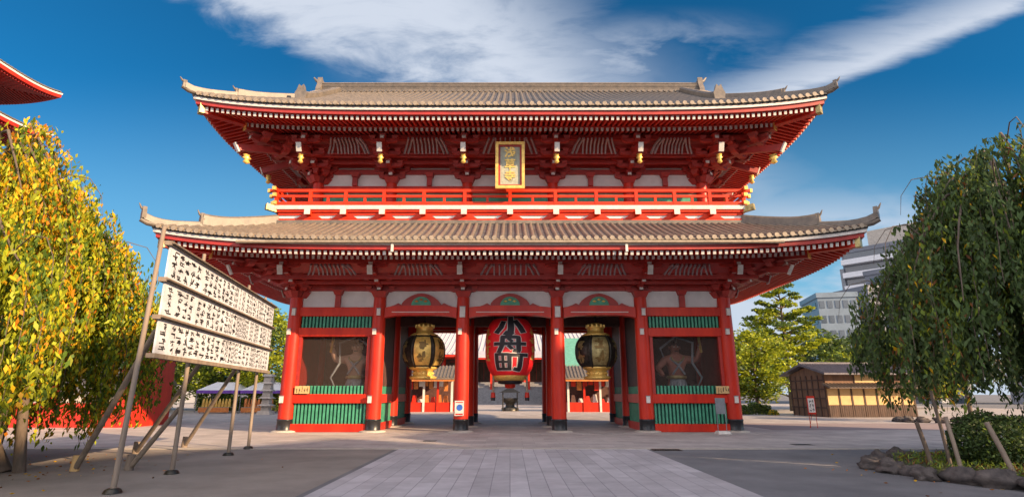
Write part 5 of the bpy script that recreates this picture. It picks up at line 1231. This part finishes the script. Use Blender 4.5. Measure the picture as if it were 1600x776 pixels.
m_ = MB(); m_.box(-60, x1 + 0.1, y0 - 0.1, y1 + 0.1, 3.7, 4.0); m_.build('coping', M['redrail'], rb)
for k in range(8):
    m_ = MB(); xx = -24.5 - k * 3.2; m_.box(xx - 0.2, xx + 0.2, y0 + 0.08, y0 + 0.14, 1.25, 3.7); m_.build('pilaster', M['red'], rb)

# ---------------- city blocks beyond
def block(name, cx, cy, w, d, h, rot, label, wall, floors, nwin, style, sty_side='win'):
    t_ = thing(name, (cx, cy, 0), label, 'building'); T = Matrix.Translation((cx, cy, 0)) @ Matrix.Rotation(R(rot), 4, 'Z')
    def S(): m_ = MB(); m_.T = T; return m_
    m_ = S(); m_.box(-w / 2, w / 2, -d / 2, d / 2, 0, h); m_.build('wall', wall, t_)
    fh = h / floors
    m_ = S(); m_.box(-w / 2 - 0.2, w / 2 + 0.2, -d / 2 - 0.2, d / 2 + 0.2, h, h + 0.9); m_.build('parapet', wall, t_)
    for f in range(floors):
        z = f * fh
        if style == 'balcony':
            m_ = S(); m_.box(-w / 2, w / 2 - 0.3, -d / 2 - 1.3, -d / 2, z + 0.15, z + 1.35); bl = m_.build('balcony', M['concrete2'], t_)
            m_ = S(); m_.box(-w / 2 + 0.2, w / 2 - 0.5, -d / 2 - 0.06, -d / 2 - 0.01, z + 1.35, z + fh - 0.25); m_.build('glass_band', M['glass'], bl)
            for i in range(4):
                m_ = S(); xx = -w / 2 + (i + 0.5) * w / 4; m_.box(xx - 0.09, xx + 0.09, -d / 2 - 1.25, -d / 2 - 0.07, z + 1.35, z + fh + 0.15); m_.build('partition', wall, bl)
        else:
            for i in range(nwin):
                xx = -w / 2 + (i + 0.5) * w / nwin; ww = w / nwin * 0.32
                m_ = S(); m_.box(xx - ww, xx + ww, -d / 2 - 0.08, -d / 2 - 0.02, z + fh * 0.28, z + fh * 0.78); m_.build('window', M['glass'], t_)
        for i in range(max(2, int(d / 5))):
            nn = max(2, int(d / 5)); yy = -d / 2 + (i + 0.5) * d / nn; ww = d / nn * 0.26
            if sty_side == 'win':
                m_ = S(); m_.box(-w / 2 - 0.08, -w / 2 - 0.02, yy - ww, yy + ww, z + fh * 0.3, z + fh * 0.75); m_.build('window', M['glass'], t_)
    return t_
tw = block('tower_block', 86.2, 121, 14, 16, 32.5, 40, 'tall grey apartment tower with stacked white balconies right of the gate roof', M['concrete'], 11, 3, 'win', 'none')
T = Matrix.Translation((86.2, 121, 0)) @ Matrix.Rotation(R(40), 4, 'Z')
for f in range(11):
    z = f * 32.5 / 11
    m_ = MB(); m_.T = T; m_.box(-8.6, -7, -7.5, 7.8, z + 0.1, z + 1.25); bl = m_.build('balcony', M['tarp'], tw)
    m_ = MB(); m_.T = T; m_.box(-7.06, -7.01, -7.3, 7.6, z + 1.25, z + 2.75); m_.build('glass_band', M['glass'], bl)
m_ = MB(); m_.T = T; m_.box(-1, 6, -6, 4, 33.3, 38.2); m_.build('roof_house', M['stone'], tw)
m_ = MB(); m_.T = T; m_.box(-7.6, -7.1, 7.8, 8.6, 24, 29); m_.build('sign_fin', M['grey'], tw)
block('office_block', 60.2, 104, 6.5, 10, 18.6, -12, 'low pale blue clad office block left of the grey tower', M['blueglass'], 7, 5, 'win', 'win')
block('apartment_block', 69.5, 110, 6.5, 12, 20.8, 14, 'grey apartment block with small windows beside the tower', M['concrete'], 8, 5, 'win', 'win')
block('office_block', 74.6, 106, 3.6, 8, 24.5, 30, 'narrow grey stair block directly before the tower', M['concrete'], 9, 2, 'balcony', 'win')
block('apartment_block', 98, 100, 16, 14, 24, 42, 'grey block hidden behind the dark weeping tree', M['concrete'], 8, 4, 'win', 'win')
block('office_block', -78, 118, 30, 14, 13, -6, 'long pale building far behind the trees on the left', M['concrete2'], 4, 8, 'win', 'win')

# unseen blocks added behind the camera, sized and spaced to cast the plaza shade
HX_ = Vector((math.sin(AZ), -math.cos(AZ), 0)); NX_ = Vector((math.cos(AZ), math.sin(AZ), 0))
def shade(n0, n1, h, label, D0=46, dep=12):
    c = HX_ * (D0 + dep / 2) + NX_ * ((n0 + n1) / 2); rot = math.degrees(AZ)
    w = n1 - n0; t_ = thing('shade_block', (c.x, c.y, 0), label, 'building'); T = Matrix.Translation((c.x, c.y, 0)) @ Matrix.Rotation(R(rot), 4, 'Z')
    m_ = MB(); m_.T = T; m_.box(-w / 2, w / 2, -dep / 2, dep / 2, 0, h); m_.build('wall', M['concrete'], t_)
    nn = max(1, int(w / 5)); fl = int(h / 3.6)
    for f in range(1, fl):
        m_ = MB(); m_.T = T; m_.box(-w / 2 + 0.6, w / 2 - 0.6, dep / 2 + 0.02, dep / 2 + 0.08, f * 3.6 + 0.9, f * 3.6 + 2.6); m_.build('window', M['glass'], t_)
te = math.tan(EL)
shade(-14, 3.5, te * (46 + 15.0), 'unseen shade casting block behind the camera, lowest of the row')
shade(3.5, 16.0, te * (46 + 18.5), 'wide unseen shade casting block behind the camera with ribbon windows')
shade(19.2, 22.3, te * (46 + 18.0), 'narrow unseen shade casting block behind the camera')
shade(22.3, 36, te * (46 + 22.5), 'tallest unseen shade casting block behind the camera')

# ---------------- rock beds, right
bedsheet = MB(); bedsheet.lathe([(0.05, 0.16), (2.0, 0.13), (2.9, 0.02), (2.95, -0.1)], (11.7, 13.3, 0), 28); tag(bedsheet.build('planting_bed', M['soil']), kind='structure')
def rock(x, y, s, label, group, seed, hz=0.62):
    rr_ = random.Random(seed); t_ = MB(); n = 18; rows = 11; vs = []
    off = Vector((seed * 3.1, 0, 0)); rot = rr_.uniform(0, 3)
    for i in range(rows + 1):
        ph = math.pi * i / rows
        for j in range(n):
            th_ = 2 * math.pi * j / n; v = Vector((math.sin(ph) * math.cos(th_), math.sin(ph) * math.sin(th_), math.cos(ph)))
            k_ = 1 + 0.55 * mnoise.noise(v * 1.5 + off) + 0.28 * mnoise.noise(v * 3.5 + off); v = v * k_; v.x *= s * 1.25; v.y *= s * 0.9; v.z *= s * hz
            vs.append(Matrix.Rotation(rot, 3, 'Z') @ v + Vector((x, y, s * 0.28)))
    fs = [(i * n + j, i * n + (j + 1) % n, (i + 1) * n + (j + 1) % n, (i + 1) * n + j)[::-1] for i in range(rows) for j in range(n)]
    t_.add(vs, fs, 0, True); o = t_.build('rock', M['rock'], None); return tag(o, label, 'rock', group)
k = 0; NR_ = 32
for i in range(NR_):
    th_ = 2 * math.pi * i / NR_ + 0.1; r_ = 2.95 + 0.15 * math.sin(i * 2.3); x = 11.7 + r_ * math.cos(th_); y = 13.3 + r_ * math.sin(th_)
    if x > 14.6 and y > 13: continue
    rock(x, y, random.uniform(0.22, 0.34), 'rough brown rock in the border ring of the near planting bed', 'rocks round the near planting bed', i + 1)
for i in range(20):
    th_ = 2 * math.pi * i / 20; x = 28.6 + 3.8 * math.cos(th_); y = 36.8 + 1.8 * math.sin(th_); rock(x, y, random.uniform(0.26, 0.36), 'small rock in the border ring of the far planting bed', 'rocks round the far planting bed', i + 50)
def stake(b, t, r, label, m=M['wood']):
    m_ = MB(); m_.tube([(b[0], b[1], 0), Vector((b[0], b[1], 0)).lerp(Vector(t), 0.5) + Vector((0.01, 0, 0)), t], [r, r * 0.95, r * 0.9], 9); o = m_.build('stake', m); return tag(o, label, 'stake')
stake((9.75, 13.6), (9.55, 13.6, 1.08), 0.05, 'dark leaning stake at the left of the near rock bed', M['bark'])
stake((9.6, 12.55), (9.5, 12.6, 1.25), 0.045, 'pale upright stake before the round bush')
stake((10.35, 12.1), (10.12, 12.3, 1.15), 0.055, 'pale slanting stake right of the round bush')
stake((9.95, 13.3), (9.80, 13.3, 1.8), 0.04, 'tall mossy stake between the dark stake and the bush', M['bark'])
for x_, y_, r_, lb in ((11.25, 13.6, 0.92, 'round dark green bush in the near rock bed'), (13.1, 12.9, 0.85, 'dark bush at the right edge of the near rock bed')):
    t_ = thing('round_bush', (x_, y_, 0.1), lb, 'bush'); n = 9000
    v = rng.normal(size=(n, 3)); v /= np.linalg.norm(v, axis=1)[:, None]; lump = 1 + 0.12 * np.sin(v[:, 0] * 6) * np.cos(v[:, 1] * 5 + v[:, 2] * 4)
    v *= (rng.random(n) ** .25 * lump)[:, None] * r_; v[:, 2] = v[:, 2] * 0.72 + r_ * 0.62
    D_ = rng.normal(size=(n, 3)); D_ /= np.linalg.norm(D_, axis=1)[:, None]
    me = leaf_mesh('foliage', v, D_, np.full(n, .085), np.full(n, .045), pick(n, [.05, .3, .65]), G4); link(bpy.data.objects.new('foliage', me), t_)
    m_ = MB()
    for a_ in range(5): m_.tube([(x_, y_, 0.05), (x_ + 0.4 * math.cos(a_ * 1.25), y_ + 0.4 * math.sin(a_ * 1.25), 0.9)], [0.04, 0.015], 6)
    m_.build('stems', M['bark'], t_)
# sprouts, fallen leaves
n = 2600; th_ = rng.uniform(0, 2 * np.pi, n); r_ = 2.6 * np.sqrt(rng.random(n)); P = np.stack([11.7 + r_ * np.cos(th_), 13.3 + r_ * np.sin(th_), 0.16 + rng.random(n) * 0.10], 1); D_ = rng.normal(size=(n, 3)) * [.5, .5, 1]; D_ /= np.linalg.norm(D_, axis=1)[:, None]
me = leaf_mesh('ground_cover', P, D_, np.full(n, .14), np.full(n, .03), pick(n, [.5, .35, .15]), [LM['lg'], LM['md'], LM['br']]); tag(link(bpy.data.objects.new('ground_cover', me)), 'low green ground cover in the near rock bed', 'ground cover', kind='stuff')
n = 320; P = np.stack([np.concatenate([rng.normal(-12, 2.0, 200), rng.normal(11.2, 1.8, 120)]), np.concatenate([rng.normal(13.5, 2.0, 200), rng.normal(12.8, 1.6, 120)]), np.full(n, 0.006)], 1); D_ = np.concatenate([rng.normal(size=(n, 2)), rng.normal(size=(n, 1)) * 0.06], 1); D_ /= np.linalg.norm(D_, axis=1)[:, None]
me = leaf_mesh('fallen_leaves', P, D_, np.full(n, .09), np.full(n, .04), pick(n, [.4, .3, .3]), [LM['yel'], LM['org'], LM['br']])
tag(link(bpy.data.objects.new('fallen_leaves', me)), 'yellow and brown fallen leaves scattered under the two weeping trees', 'leaves', kind='stuff')
